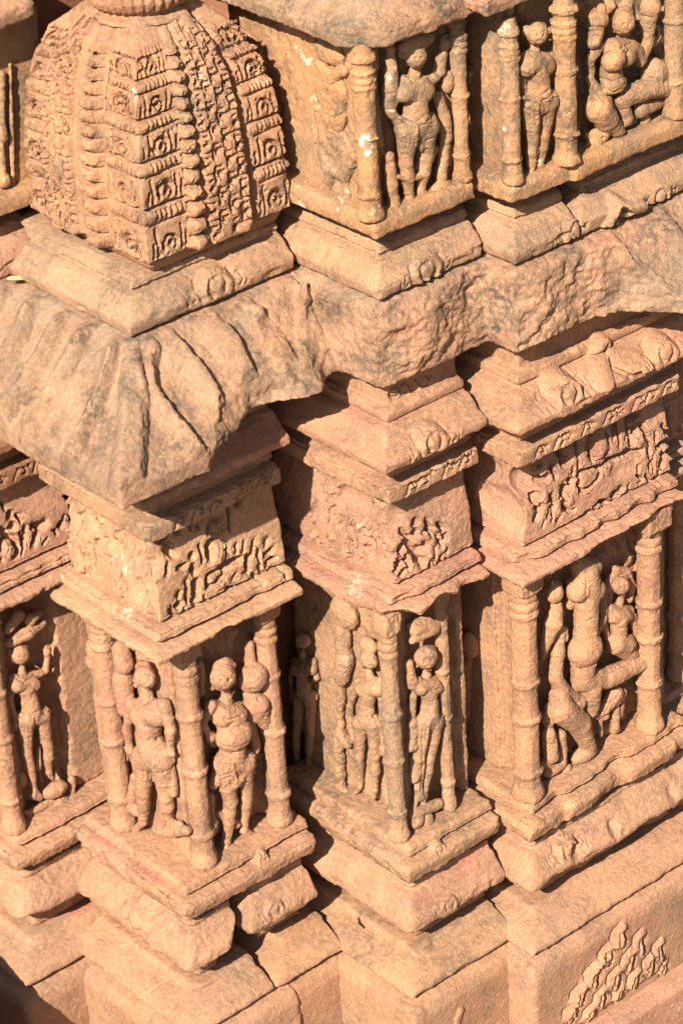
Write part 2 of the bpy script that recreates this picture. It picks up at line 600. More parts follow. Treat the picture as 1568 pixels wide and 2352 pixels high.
def frieze_rel(u0, u1, z0, z1, nu, nv, d, seed, jit=.15):
    rng = np.random.RandomState(seed)
    r = Rel()
    w, h = (u1 - u0) / nu, (z1 - z0) / nv
    for b in range(nv):
        for a in range(nu):
            uu = u0 + (a + .5 + .5 * (b % 2) * (a < nu - 1)) * w + jit * w * rng.randn() * .5
            r.chaitya(uu, z0 + (b + .5) * h, w * (1 + .2 * rng.randn()), h * .95, d * (.7 + .6 * rng.rand()), rng)
        for a in range(nu * 2):
            r.hole(u0 + rng.rand() * (u1 - u0), z0 + (b + rng.rand()) * h, w * .06 * (1 + rng.rand()), -d)
        r.stroke([(u0 - .05, z0 + b * h), (u1 + .02, z0 + b * h)], .004, -d * .5)
    return r


def worn_rel(u0, u1, z0, z1, n, d, seed):
    rng = np.random.RandomState(seed)
    r = Rel()
    for a in range(n):
        u, z = u0 + rng.rand() * (u1 - u0), z0 + rng.rand() * (z1 - z0)
        if rng.rand() < .5:
            r.stroke([(u, z), (u + .01 * rng.randn(), z - .03 * rng.rand() - .01)], .006 + .004 * rng.rand(), -d)
        else:
            r.hole(u, z, .007 + .007 * rng.rand(), d * (1 if rng.rand() < .6 else -1))
    return r


# ---- plinths
v0 = FS('Cr', 1400, 2240, .20)
rr = Rel()
rg = np.random.RandomState(4)
TC = lambda x, y: FS('Cr', 784 + x * .5, 1568 + y * .5, .21)
PLT = [TC(1290, 1150), TC(1500, 1240), TC(1470, 1330), TC(1130, 1560), TC(1000, 1560), TC(1120, 1340)]


def plateau(U, V):
    d = np.full(U.shape, -9.0)
    for (xa, ya), (xb, yb) in zip(PLT, PLT[1:] + PLT[:1]):
        L = math.hypot(xb - xa, yb - ya)
        d = np.maximum(d, (-(yb - ya) * (U - xa) + (xb - xa) * (V - ya)) / L)
    return .013 * np.clip((-np.abs(d) if False else -d) / .02 + .2 * vnoise(np.stack([U.ravel(), V.ravel(), 0 * U.ravel()], 1), .02, 3).reshape(U.shape), 0, 1)


rr.fn(plateau)
for x, y, q in ((1275, 1180, 1.1), (1365, 1205, 1.1), (1455, 1240, 1.0), (1215, 1265, 1.0), (1310, 1280, 1.2), (1405, 1300, 1.1), (1480, 1320, .8), (1150, 1360, 1.1), (1245, 1370, 1.2), (1335, 1370, 1.0), (1085, 1450, 1.0), (1180, 1455, 1.1), (1265, 1440, .9), (1050, 1535, 1.0), (1130, 1530, 1.0)):
    S = lambda dx, dy: TC(x + dx * q, y + dy * q)
    rr.stroke([S(-4, 22), S(0, -4)], .021 * q, .013)
    rr.stroke([S(0, -6), S(10, -34), S(26, -50)], .011 * q, .012)
    rr.stroke([S(-26, 10), S(-22, -18), S(-6, -34), S(16, -58)], .0052, -.013)
    rr.stroke([S(26, 16), S(30, -10), S(26, -30)], .0052, -.014)
    rr.stroke([S(-6, 30), S(-2, 4), S(6, -20)], .0046, -.010)
    rr.stroke([S(10, 22), S(14, 2), S(18, -14)], .0040, -.008)
    rr.stroke([S(-20, 40), S(0, 46), S(20, 36)], .0045, -.010)
stone('C', 'plinth', 'plinth_stone', 'rounded plinth block at lower right with a worn flame-like carving on its sunlit face', 'plinth', M_ROSE, rR=rr,
      x1=1.60, k=.03, h=.0045)
stone('C', 'plinth', 'plinth_slab', 'low reddish slab edge projecting under the flame-carved plinth at bottom right', 'slab', M_PINK,
      prof=[(-1.79, .27), (-1.56, .26), (-1.545, .235), (-1.53, .18)], x1=1.7)
rr = Rel()
a, b = FS('Br', 1045, 2330, .2)
rr.stroke([(a, b - .06), (a + .01, b - .02), (a + .02, b - .0)], .014, .009)
stone('B', 'plinth', 'plinth_stone', 'rounded plinth block under the middle bay with a dark crevice on its right', 'plinth', M_GOLD, rR=rr, k=.03, x1=.775)
stone('A', 'plinth', 'plinth_stone', 'smooth rose-streaked plinth block at bottom centre-left below the broken roll moulding', 'plinth', M_ROSE, k=.05, rough=1.2, x1=.20, y1=.33)
stone('A', 'plinth', 'plinth_stone', 'narrow plinth block between the broken corner bay and the middle bay', 'plinth', M_GOLD, k=.02, x1=.52, shift=(.215, 0.01), y1=.3)
stone('Z', 'plinth', 'plinth_stone', 'plinth block at lower left edge with dark red streaks, half in a round shadow', 'plinth', M_ROSE, k=.03, x1=-.17 + .14, rough=1.2)

# ---- roll mouldings
stone('C', 'roll', 'roll_moulding', 'long intact roll moulding stone directly above the flame-carved plinth', 'moulding', M_ROSE, x1=1.58, k=.012)
stone('B', 'roll', 'roll_moulding', 'roll moulding stone at the foot of the middle bay, its rounded end against the crevice', 'moulding', M_BROWN, k=.012)
stone('A', 'roll', 'roll_moulding', 'broken roll moulding stone with reddish streaks, its corner worn down to a slope', 'moulding', M_ROSE, x1=.135, k=.05,
      cuts=[((-.165, -.165, -1.160), (-.62, -.55, .55))], rough=1.5)
stone('A', 'roll', 'roll_moulding', 'short roll moulding stone right of the long crack in the corner bay base', 'moulding', M_GOLD, x1=.40, shift=(.315, 0), k=.01, y1=.3)
stone('Z', 'roll', 'roll_moulding', 'roll moulding stone at lower left, pale and rounded, above the red-streaked plinth', 'moulding', M_ROSE, x1=.02, k=.015, rough=1.2)

# ---- lower kapota mouldings
r1 = med(Rel(), 'C', 'Cr', 'kapota', 1312, 1955, .045, .132)
r1.fn(lambda U, V: -.03 * np.clip(vnoise(np.stack([U.ravel() * 1.0, V.ravel() * 1.0, U.ravel() * 0], 1), .05, 3).reshape(U.shape), 0, 1))
stone('C', 'kapota', 'sloping_moulding', 'thick eroded sloping moulding under the seated-figure panel of the right bay', 'moulding', M_ROSE, x1=1.6, rR=r1, k=.02, rough=1.5)
r1 = med(Rel(), 'B', 'Br', 'kapota', 1035, 2080, .035, .14)
stone('B', 'kapota', 'sloping_moulding', 'smooth sloping moulding under the middle bay with a worn scroll near its right end', 'moulding', M_ROSE, rR=r1, k=.018)
rl = Rel()
for x, y, r, d in ((325, 2095, .045, .035), (345, 2115, .03, .03), (300, 2085, .025, .025), (365, 2140, .026, .025), (375, 2165, .02, .02)):
    a, b = FS('Al', x, y, .11)
    rl.hole(a, b, r, d)
for x, y in ((318, 2100), (330, 2090), (338, 2112), (352, 2125), (368, 2152)):
    a, b = FS('Al', x, y, .13)
    rl.hole(a, b, .009, -.014)
stone('A', 'kapota', 'sloping_moulding', 'broken pinkish moulding stone with a defaced lion-like mask bump on its left slope', 'moulding', M_ROSE, x1=.075, rL=rl, k=.02,
      cuts=[((.05, -.10, -.97), (.75, -.55, -.35))], rough=1.8)
r1 = med(Rel(), 'A', 'Ar', 'kapota', 640, 2095, .035, .135)
stone('A', 'kapota', 'sloping_moulding', 'loose moulding stone with a worn scroll, split from the corner stone by a narrow crack', 'moulding', M_ROSE, rR=r1, x1=.355, shift=(.235, 0.01), y1=.3, rough=1.5, k=.012)
stone('Z', 'kapota', 'sloping_moulding', 'eroded sloping moulding at lower left above a dark slot, its corner crumbled', 'moulding', M_ROSE, x1=-.01, k=.03, rough=1.8,
      subs=[((-.32, .36, -1.0), (.07, .06, .03))])


# ------------------------------------------------------------------ niches with columns and figures
def col(parent, face, px, py, n, r, z0, z1, mat, rings=(.14, .42, .66), box=True, capz=None, h=.003, sq=1.0, pat=0, name='column', dx=0):
    c = W(face, px, py, n)
    H = z1 - z0
    r = r * .92
    P = [(0, 1.28), (.022, 1.34), (.045, 1.22), (.062, 1.06)]
    for q in rings:
        P += [(q - .020, 1.0), (q - .017, 1.08), (q - .012, 1.07), (q - .008, 1.22), (q + .003, 1.28), (q + .009, 1.22), (q + .013, 1.0)]
    top = .80 if box else .74
    P += [(top, 1.0), (top + .008, 1.16), (top + .022, 1.2), (top + .034, .98), (top + .042, 1.12), (top + .058, 1.2), (top + .072, .95), (top + .082, 1.08)]
    if box:
        P += [(top + .10, 1.05), (1.0, 1.0)]
    else:
        P += [(top + .10, 1.25), (top + .115, .9), (top + .15, .95), (top + .165, 1.32), (top + .19, 1.25), (top + .205, .9), (1.0, .9)]
    P = sorted(P)
    prof = [(z0 + f * H, q * r) for f, q in P]
    R = r * 1.5
    v = Vol((c[0] - R, c[1] - R, z0), (c[0] + R, c[1] + R, z1), h)
    v.lathe(c, prof, facet=.8)
    rg = np.random.RandomState(int(px) + 5)
    for q in range(3):
        a_ = -2.6 + 2.2 * rg.rand(); w = z0 + H * (.05 + .75 * rg.rand())
        v.ellip((c[0] + r * 1.28 * math.cos(a_), c[1] + r * 1.28 * math.sin(a_), w), (.012, .012, .008 + .012 * rg.rand()), .004, sub=True)
    if box:
        zc = z0 + H * (.5 * (1 + top + .115))
        v.box((c[0], c[1], zc), (r * 1.12 * sq, r * 1.12 * sq, H * (1 - top - .10) * .5), .005)
        rg = np.random.RandomState(int(px))
        for q in range(9):
            u = (rg.rand() - .5) * 1.6 * r; w = zc + (rg.rand() - .5) * H * (1 - top - .13)
            v.capsule((c[0] + u, c[1] - r * 1.13 * sq, w), (c[0] + u + .004 * rg.randn(), c[1] - r * 1.13 * sq, w + .012 * rg.randn()), .0042, .0036, .003, sub=True)
    loc = (c[0], c[1], z0)
    return link(name, v.mesh(name, mat, loc, 1.0, 1.0, int(px) % 37, ((.10, .0018), (.03, .0008), (.012, .0008), (.006, .0008))), loc, parent)


def head(x, y, s, dx=0.0, hat=0, bun=0):
    """skull, jaw, brow, nose, lips, ears and hair of one carved head; returns shapes and cuts"""
    s = s * .92
    it = [('e', x, y - .15 * s, .93 * s, 1.05 * s, .010), ('c', x + dx * .6, y + .3 * s, .74 * s, x + dx * .9, y + .78 * s, .46 * s, .012, .018),
          ('c', x + dx * 1.2, y - .05 * s, .15 * s, x + dx * 1.45, y + .34 * s, .25 * s, .034, .040), ('c', x + dx - .55 * s, y - .16 * s, .16 * s, x + dx + .55 * s, y - .18 * s, .16 * s, .030),
          ('c', x + dx - .22 * s, y + .66 * s, .15 * s, x + dx + .24 * s, y + .65 * s, .15 * s, .034), ('e', x + dx, y + 1.0 * s, .3 * s, .22 * s, .026),
          ('c', x + dx - .5 * s, y + .38 * s, .22 * s, x + dx - .42 * s, y + .5 * s, .2 * s, .026), ('c', x + dx + .52 * s, y + .36 * s, .22 * s, x + dx + .46 * s, y + .5 * s, .2 * s, .024),
          ('e', x - .98 * s, y + .15 * s, .22 * s, .46 * s, .002), ('e', x - .95 * s, y + .68 * s, .24 * s, .28 * s, .004), ('e', x + .98 * s, y + .2 * s, .18 * s, .42 * s, -.002)]
    if hat:
        it += [('e', x, y - .75 * s, 1.08 * s, .55 * s, .012), ('e', x - .05 * s, y - 1.25 * s, .8 * s, .55 * s, .006)]
    else:
        it += [('e', x - .06 * s, y - .55 * s, 1.07 * s, .68 * s, .008)]
    if bun:
        it += [('e', x - bun * s, y - .45 * s, .5 * s, .55 * s, 0)]
    cuts = [(x + dx - .3 * s, y + .10 * s, .19 * s), (x + dx + .40 * s, y + .08 * s, .19 * s), ('l', [(x + dx - .24 * s, y + .67 * s), (x + dx + .26 * s, y + .66 * s)], .07 * s),
            ('l', [(x - .9 * s, y - .32 * s), (x + dx * .5, y - .42 * s), (x + .9 * s, y - .32 * s)], .075 * s), ('l', [(x - .7 * s, y + .75 * s), (x + dx, y + 1.3 * s), (x + .75 * s, y + .75 * s)], .10 * s)]
    return it, cuts


def fig(parent, name, face, T, n0, items, mat, h=.0028, k=.0045, holes=(), rough=1.0, wear=.5, bands=True, raises=()):
    ox, oy, sc = T
    ax = FACE[face][0]
    cf = .755 if ax == 'y' else .654
    prim = []
    for it in items:
        if it[0] == 'c':
            _, x1, y1, r1, x2, y2, r2 = it[:7]
            dn1, dn2 = (it[7], it[8]) if len(it) > 8 else ((it[7], it[7]) if len(it) > 7 else (0, 0))
            q1, q2 = r1 * sc / PPM, r2 * sc / PPM
            a = W(face, ox + sc * x1, oy + sc * y1, min(n0, .9 * q1 + .004) + dn1)
            b = W(face, ox + sc * x2, oy + sc * y2, min(n0, .9 * q2 + .004) + dn2)
            prim.append(('c', a, b, q1, q2))
        else:
            _, x, y, rx, ry = it[:5]
            dn = it[5] if len(it) > 5 else 0
            rs, rz = rx * sc / PPM / cf, ry * sc / PPM / .86
            rn = it[6] if len(it) > 6 else min(rs, rz) * .9
            c = W(face, ox + sc * x, oy + sc * y, min(n0, .9 * rn + .004) + dn)
            prim.append(('e', c, (rs, rn, rz) if ax == 'y' else (rn, rs, rz)))
    lo = np.min([np.minimum(p[1], p[2]) - max(p[3:]) if p[0] == 'c' else p[1] - np.array(p[2]) for p in prim], 0)
    hi = np.max([np.maximum(p[1], p[2]) + max(p[3:]) if p[0] == 'c' else p[1] + np.array(p[2]) for p in prim], 0)
    v = Vol(lo - .008, hi + .008, h)
    for p in prim:
        if p[0] == 'c':
            v.capsule(p[1], p[2], p[3], p[4], k)
        else:
            v.ellip(p[1], p[2], k)
    rg = np.random.RandomState(int(abs(items[1][1]) * 7 + len(items)) if len(items) > 1 else 3)
    if bands:
        for p in prim:
            if p[0] == 'c':
                a, b, q1, q2 = p[1:]
                L = float(np.linalg.norm(b - a))
                if .009 < min(q1, q2) and L > 1.3 * max(q1, q2):
                    for t in ((.3, .72) if L > 3.2 * max(q1, q2) else (.5,)):
                        if rg.rand() < .38:
                            t = t + .1 * rg.randn()
                            v.disc(a, b, t, (q1 + (q2 - q1) * t) * (1.04 + .05 * rg.rand()), .0035 + .003 * rg.rand())
                            if rg.rand() < .4:
                                v.disc(a, b, t + .011 / L, (q1 + (q2 - q1) * t) * 1.07, .003)
    pts = []
    for q in holes:
        if q[0] == 'l':
            for (xa, ya), (xb, yb) in zip(q[1][:-1], q[1][1:]):
                m = max(2, int(math.hypot(xb - xa, yb - ya) / (q[2] * .8)))
                pts += [(xa + (xb - xa) * t, ya + (yb - ya) * t, q[2]) for t in np.linspace(0, 1, m)]
        else:
            pts.append(q)
    f0 = v.f.copy()
    for pl, r in raises:
        for (xa, ya), (xb, yb) in zip(pl[:-1], pl[1:]):
            m = max(2, int(math.hypot(xb - xa, yb - ya) / (r * .9)))
            for t in np.linspace(0, 1, m):
                for n in np.arange(n0 + .10, -.02, -.002):
                    c = W(face, ox + sc * (xa + (xb - xa) * t), oy + sc * (ya + (yb - ya) * t), n)
                    ii = np.round((c - v.lo) / v.h).astype(int)
                    if (ii >= 0).all() and (ii < v.n).all() and f0[tuple(ii)] < 0:
                        q = r * sc / PPM
                        v.ellip(c, (q, q, q), .0015)
                        break
    for x, y, r in pts:
        q = r * sc / PPM
        # cut grooves and holes wherever the front of the carving lies
        for n in np.arange(n0 + .10, -.02, -.002):
            c = W(face, ox + sc * x, oy + sc * y, n)
            ii = np.round((c - v.lo) / v.h).astype(int)
            if (ii >= 0).all() and (ii < v.n).all() and f0[tuple(ii)] < 0:
                v.ellip(c, (q, q, q), .002, sub=True)
                break
    loc = (float((lo[0] + hi[0]) / 2), float((lo[1] + hi[1]) / 2), float(lo[2]))
    return link(name, v.mesh(name, mat, loc, wear, rough, int(items[0][1]) % 41, ((.05, .0016), (.02, .0012), (.010, .0010), (.0058, .0008))), loc, parent)


def niche(bay, label, mat, z0=-.737, z1=.037, base='base', lower=True, x1=None, y1=None, rR=None, rL=None, cuts=(), subs=(), brR=None, brL=None, name='figure_panel', bk=.005, brough=1.5, rec=()):
    bx, by = BAY[bay]
    ex, ey = END[bay]
    ex = ex if x1 is None else x1
    ey = ey if y1 is None else y1
    t = thing(name, label, 'carved panel', (bx, by, z0), 'carved figure panels of the stepped wall')
    v = Vol((bx - .04, by - .04, z0), (ex + .01, ey + .01, z1), .004)
    for fc, a, b, dep in rec:
        q = (rR or Rel()) if fc == 'r' else (rL or Rel())
        q.fn(lambda U, V, a=a, b=b, dep=dep: -dep * np.clip((U - a) / .012, 0, 1) * np.clip((b - U) / .012, 0, 1) * (1 - .75 * np.clip(vnoise(np.stack([U.ravel(), V.ravel() * .45, 0 * U.ravel()], 1), .022, 5).reshape(U.shape) * 1.6, -.3, 1)))
        if fc == 'r':
            rR = q
        else:
            rL = q
    v.profile(bx, by, ex, ey, [(z0, 0), (z1, 0)], .006, rR, rL)
    loc = (bx, by, z0)
    link('niche_wall', v.mesh('niche_wall', mat, loc, 1, 1.5, len(label)), loc, t)
    prof = COURSE['base'] if lower else [(1.144, .05), (1.147, .056), (1.185, .056), (1.192, .05), (1.20, .045)]
    om = .16
    v = Vol((bx - om, by - om, prof[0][0]), (ex + .02, ey + .01, prof[-1][0]), .004)
    v.profile(bx, by, ex + .006, ey, prof, bk, brR, brL)
    for p, n in cuts:
        v.cut(p, n)
    for c, r in subs:
        v.ellip(c, r, .012, sub=True)
    loc = (bx, by, prof[0][0])
    link('base_ledge', v.mesh('base_ledge', mat, loc, 1.1, brough, len(label) + 5), loc, t)
    return t


TA = (172.2, 1435.4, .3662)
TB = (689.0, 1349.2, .2929)
TCp = (1108.7, 1148.3, .3174)
TZ = (0.0, 1320.5, .3174)
TU1 = (660.3, 0.0, .2929)
TU2 = (1108.7, 0.0, .2929)
ZB, ZT = -.738, .038

def body(hd, s, J, fem=True, skirt=True, g=1.4, gl=1.3):
    """a standing carved body from its joints: shapes, cuts and raised ornament"""
    j = {k: np.array(v, float) for k, v in J.items()}
    C = lambda a, ra, b, rb, d1=0., d2=None: ('c', a[0], a[1], ra * s, b[0], b[1], rb * s, d1, d1 if d2 is None else d2)
    it, cuts = list(hd[0]), list(hd[1])
    s0, s = s, s * g
    nk, ch, wa, hp = j['nk'], j['ch'], j['wa'], j['hp']
    it += [C(nk + (0, -.4 * s), .38, nk + (0, .18 * s), .44), C(nk + (-.3 * s, .22 * s), .26, nk + (.3 * s, .22 * s), .26), C(j['sl'], .42, j['sr'], .42), C(ch + (-.42 * s, -.05 * s), .82, ch + (.42 * s, -.05 * s), .82),
           C(ch + (0, .45 * s), .88, wa, .80), C(wa, .84, hp + (0, -.2 * s), .98), C(j['ql'] + (0, -.15 * s), .92, j['qr'] + (0, -.15 * s), .92)]
    if fem:
        it += [('e', ch[0] - .66 * s, ch[1] + .18 * s, .62 * s, .62 * s, .013), ('e', ch[0] + .72 * s, ch[1] + .12 * s, .56 * s, .58 * s, .010), ('e', wa[0], wa[1] + .25 * s, .7 * s, .6 * s, .006)]
    s = s0 * gl
    for q, k, a, f in (('ql', 'kl', 'al', 'fl'), ('qr', 'kr', 'ar', 'fr')):
        m = (j[k] + j[a]) / 2
        it += [C(j[q], .86, j[k], .56, .004), C(j[k], .58, (j[k] + j[a] * .6) / 1.6 if False else j[k] * .6 + j[a] * .4, .54, .002), C(j[k] * .6 + j[a] * .4, .54, j[a], .32), C(j[a], .36, j[f], .30, .004), C(j[k], .52, j[k] + (0, .1 * s), .5, .008)]
    for q, e, h in (('sl', 'el', 'hl'), ('sr', 'er', 'hr')):
        if e in j:
            it += [C(j[q], .48, j[e], .38, .003), C(j[e], .40, j[h], .28, .005), ('e', j[h][0], j[h][1], .36 * s, .36 * s, .007)]
            d = (j[h] - j[e]) / (np.linalg.norm(j[h] - j[e]) + 1e-6)
            p = np.array([-d[1], d[0]])
            for w in (-.27, -.09, .09, .27):
                b = j[h] + d * .2 * s + p * w * s
                it += [C(b, .12, b + d * (.55 - .5 * abs(w)) * s, .09, .008)]
            it += [C(j[h] - p * .25 * s, .12, j[h] - p * .45 * s + d * .25 * s, .09, .008)]
    s = s0 * g * .9
    rs = [([j['sl'] + (.25 * s, -.3 * s), ch + (-.25 * s, -.35 * s), ch + (.25 * s, -.35 * s), j['sr'] + (-.25 * s, -.3 * s)], .10 * s),
          ([nk + (-.4 * s, .0), nk + (0, .3 * s), nk + (.4 * s, .0)], .10 * s),
          ([j['ql'] + (-.85 * s, -.55 * s), hp + (0, -.05 * s), j['qr'] + (.8 * s, -.6 * s)], .13 * s),
          ([j['ql'] + (-.88 * s, -.25 * s), hp + (0, .25 * s), j['qr'] + (.85 * s, -.3 * s)], .10 * s)]
    mid = (j['kl'] + j['kr']) / 2
    if skirt:
        rs += [([hp + (.05 * s, .3 * s), hp * .35 + mid * .65], .17 * s), ([j['ql'] * .3 + j['kl'] * .7 + (-.65 * s, 0), j['ql'] * .25 + j['kl'] * .75 + (.5 * s, .1 * s)], .10 * s),
               ([j['qr'] * .3 + j['kr'] * .7 + (-.5 * s, .05 * s), j['qr'] * .3 + j['kr'] * .7 + (.6 * s, -.05 * s)], .10 * s)]
        for t in (-.45, -.05, .35):
            cuts += [('l', [j['ql'] + (t * s, .35 * s), j['ql'] * .45 + j['kl'] * .55 + (t * .8 * s, .1 * s)], .055 * s)]
    for q, e, h in (('sl', 'el', 'hl'), ('sr', 'er', 'hr')):
        if e in j:
            for a, b, t, w in ((j[q], j[e], .55, .48), (j[e], j[h], .8, .36)):
                c = a + (b - a) * t
                d = (b - a) / (np.linalg.norm(b - a) + 1e-6)
                rs += [([c + np.array([-d[1], d[0]]) * w * s, c - np.array([-d[1], d[0]]) * w * s], .10 * s)]
    for k, a in (('kl', 'al'), ('kr', 'ar')):
        c = j[k] * .12 + j[a] * .88
        rs += [([c + (-.38 * s, 0), c + (.38 * s, 0)], .10 * s)]
    cuts += [(wa[0], wa[1] + .42 * s, .09 * s)]
    return it, cuts, rs


HA = head(930, 340, 78, 8, hat=1)
HB = head(988, 562, 86, 12)
HZ = head(150, 590, 64, 14, bun=.9)
HU1 = head(1005, 450, 76, 22, hat=0, bun=1.45)
HU2 = head(425, 272, 76, 18, bun=1.2)
HG = head(1100, 188, 84, 22, hat=1)
HBL = head(540, 575, 66, 6)
HAL = head(440, 335, 64, 6, hat=1)
HT = head(1430, 105, 46, 4)
BA = body(HA, 66, dict(nk=(948, 455), sl=(850, 505), sr=(1065, 520), ch=(965, 570), wa=(1000, 715), hp=(985, 840), ql=(940, 880), qr=(1050, 870), kl=(975, 1110), al=(945, 1400), fl=(890, 1485), kr=(1075, 1020), ar=(1058, 1290), fr=(1165, 1345), el=(790, 620), hl=(850, 705), er=(1135, 760), hr=(1095, 900)), False, True, 1.45, 1.3)
BB = body(HB, 68, dict(nk=(990, 685), sl=(920, 730), sr=(1095, 715), ch=(1008, 775), wa=(1015, 905), hp=(1012, 1025), ql=(970, 1065), qr=(1055, 1060), kl=(935, 1340), al=(930, 1590), fl=(890, 1715), kr=(1015, 1340), ar=(980, 1590), fr=(960, 1690), er=(1105, 870), hr=(935, 1035), el=(885, 860), hl=(875, 1080)), True, True, 1.25, 1.2)
BZ = body(HZ, 56, dict(nk=(160, 705), sl=(100, 745), sr=(262, 722), ch=(188, 785), wa=(215, 890), hp=(232, 1015), ql=(185, 1050), qr=(305, 1020), kl=(205, 1290), al=(255, 1560), fl=(300, 1605), kr=(350, 1240), ar=(356, 1430), fr=(385, 1475), el=(75, 890), hl=(118, 1080), er=(335, 690), hr=(345, 560)), True, True, 1.45, 1.3)
BU1 = body(HU1, 68, dict(nk=(995, 580), sl=(905, 640), sr=(1108, 640), ch=(1000, 705), wa=(1000, 850), hp=(1012, 970), ql=(940, 1015), qr=(1085, 1005), kl=(925, 1260), al=(955, 1550), fl=(985, 1625), kr=(1078, 1220), ar=(1040, 1510), fr=(1150, 1565), el=(800, 850), hl=(955, 1105), er=(1195, 560), hr=(1232, 345)), True, True, 1.6, 1.55)
BU2 = body(HU2, 66, dict(nk=(405, 390), sl=(325, 440), sr=(522, 445), ch=(418, 505), wa=(432, 650), hp=(432, 775), ql=(375, 825), qr=(498, 805), kl=(388, 1090), al=(374, 1330), fl=(430, 1438), kr=(472, 1060), ar=(434, 1290), fr=(540, 1390), el=(300, 650), hl=(360, 880), er=(562, 400), hr=(598, 228)), True, True, 1.6, 1.4)
BBL = body(HBL, 62, dict(nk=(540, 680), sl=(455, 735), sr=(628, 735), ch=(540, 795), wa=(525, 930), hp=(522, 1035), ql=(478, 1065), qr=(568, 1065), kl=(468, 1330), al=(475, 1560), fl=(432, 1615), kr=(590, 1330), ar=(585, 1590), fr=(575, 1660), el=(392, 930), hl=(412, 1180), er=(640, 950), hr=(650, 1270)), True, False, 1.3, 1.2)
BAL = body(HAL, 64, dict(nk=(450, 440), sl=(360, 500), sr=(560, 500), ch=(468, 565), wa=(458, 690), hp=(488, 800), ql=(445, 840), qr=(545, 840), kl=(430, 1050), al=(430, 1240), fl=(385, 1280), kr=(572, 1080), ar=(596, 1240), fr=(660, 1250), el=(328, 650), hl=(348, 790), er=(602, 660), hr=(600, 800)), False, True, 1.6, 1.4)
BT = body(HT, 44, dict(nk=(1430, 188), sl=(1372, 226), sr=(1490, 226), ch=(1430, 270), wa=(1432, 355), hp=(1440, 430), ql=(1412, 455), qr=(1474, 455), kl=(1388, 690), al=(1390, 915), fl=(1402, 955), kr=(1480, 680), ar=(1463, 870), fr=(1485, 905), el=(1352, 330), hl=(1366, 465), er=(1514, 330), hr=(1455, 378)), True, False, 1.4, 1.2)

# ---- corner bay panel
ra = med(Rel(), 'A', 'Ar', 'base', 610, 1975, .026, .112)
A_ = niche('A', 'corner panel with a standing pot-bellied male figure between two ringed columns', M_ROSE, brR=ra,
           brL=worn_rel(-.1, .38, -.84, -.75, 30, .010, 8), subs=[((-.13, -.10, -.86), (.05, .05, .03))], brough=2.0, rec=[('r', .03, .335, .030), ('l', .06, .34, .014)])
col(A_, 'Ar', 470, 1990, .032, .036, ZB, ZT, M_ROSE)
col(A_, 'Ar', 645, 1895, .036, .034, ZB, ZT, M_ROSE)
col(A_, 'Al', 283, 1880, .030, .036, ZB, ZT, M_ROSE, rings=(.14, .40, .58))
fig(A_, 'carved_figure', 'Ar', TA, .034, [
    *BA[0], ('e', 1000, 690, 100, 95, .012), ('c', 930, 900, 70, 865, 1000, 38), ('c', 865, 1000, 34, 905, 940, 30), ('c', 1095, 120, 36, 1100, 240, 38), ('e', 1120, 330, 82, 85, .006), ('c', 1150, 500, 74, 1190, 610, 50, .01), ('c', 1110, 440, 60, 1130, 560, 60),
    ('c', 780, 240, 30, 790, 420, 30), ('c', 840, 1090, 42, 840, 1200, 40), ('e', 850, 1260, 44, 70), ('c', 990, 960, 76, 1010, 930, 74), ('c', 900, 1180, 30, 1010, 1250, 34)],
    M_ROSE, raises=BA[2], bands=False, holes=BA[1] + [('l', [(900, 745), (1000, 775), (1100, 735)], 8), ('l', [(895, 775), (1000, 805), (1100, 770)], 6), ('l', [(925, 945), (1000, 925), (1060, 930)], 7), ('l', [(930, 965), (1000, 950), (1050, 955)], 6), ('l', [(880, 560), (960, 600), (1040, 570)], 7), ('l', [(1000, 610), (960, 640)], 8), (1190, 580, 14), (1210, 540, 12), (1150, 470, 12), ('l', [(1110, 400), (1200, 420)], 10), ('l', [(790, 520), (850, 540)], 7), ('l', [(1100, 800), (1150, 790)], 6), ('l', [(900, 870), (1050, 880)], 5), ('l', [(960, 1000), (1040, 1010)], 5)])
fig(A_, 'carved_figure', 'Al', TA, .030, [
    *BAL[0], ('e', 370, 1150, 50, 40), ('c', 590, 1290, 50, 700, 1290, 40), ('c', 380, 950, 34, 360, 1090, 38), ('c', 330, 400, 30, 350, 480, 36), ('c', 610, 900, 30, 620, 1050, 34)],
    raises=BAL[2], bands=False, mat=M_ROSE, holes=BAL[1] + [(470, 720, 10), (520, 715, 14), (420, 715, 14), (460, 1220, 16), (400, 1010, 14), (530, 930, 16), (560, 925, 14)], rough=1.1)
fig(A_, 'carved_attendant', 'Al', TA, .02, [('c', 175, 250, 70, 200, 120, 60), ('e', 130, 150, 46, 70), ('c', 300, 330, 70, 320, 520, 60), ('c', 310, 250, 66, 290, 150, 60), ('e', 120, 230, 40, 50)], M_ROSE, rough=1.2)

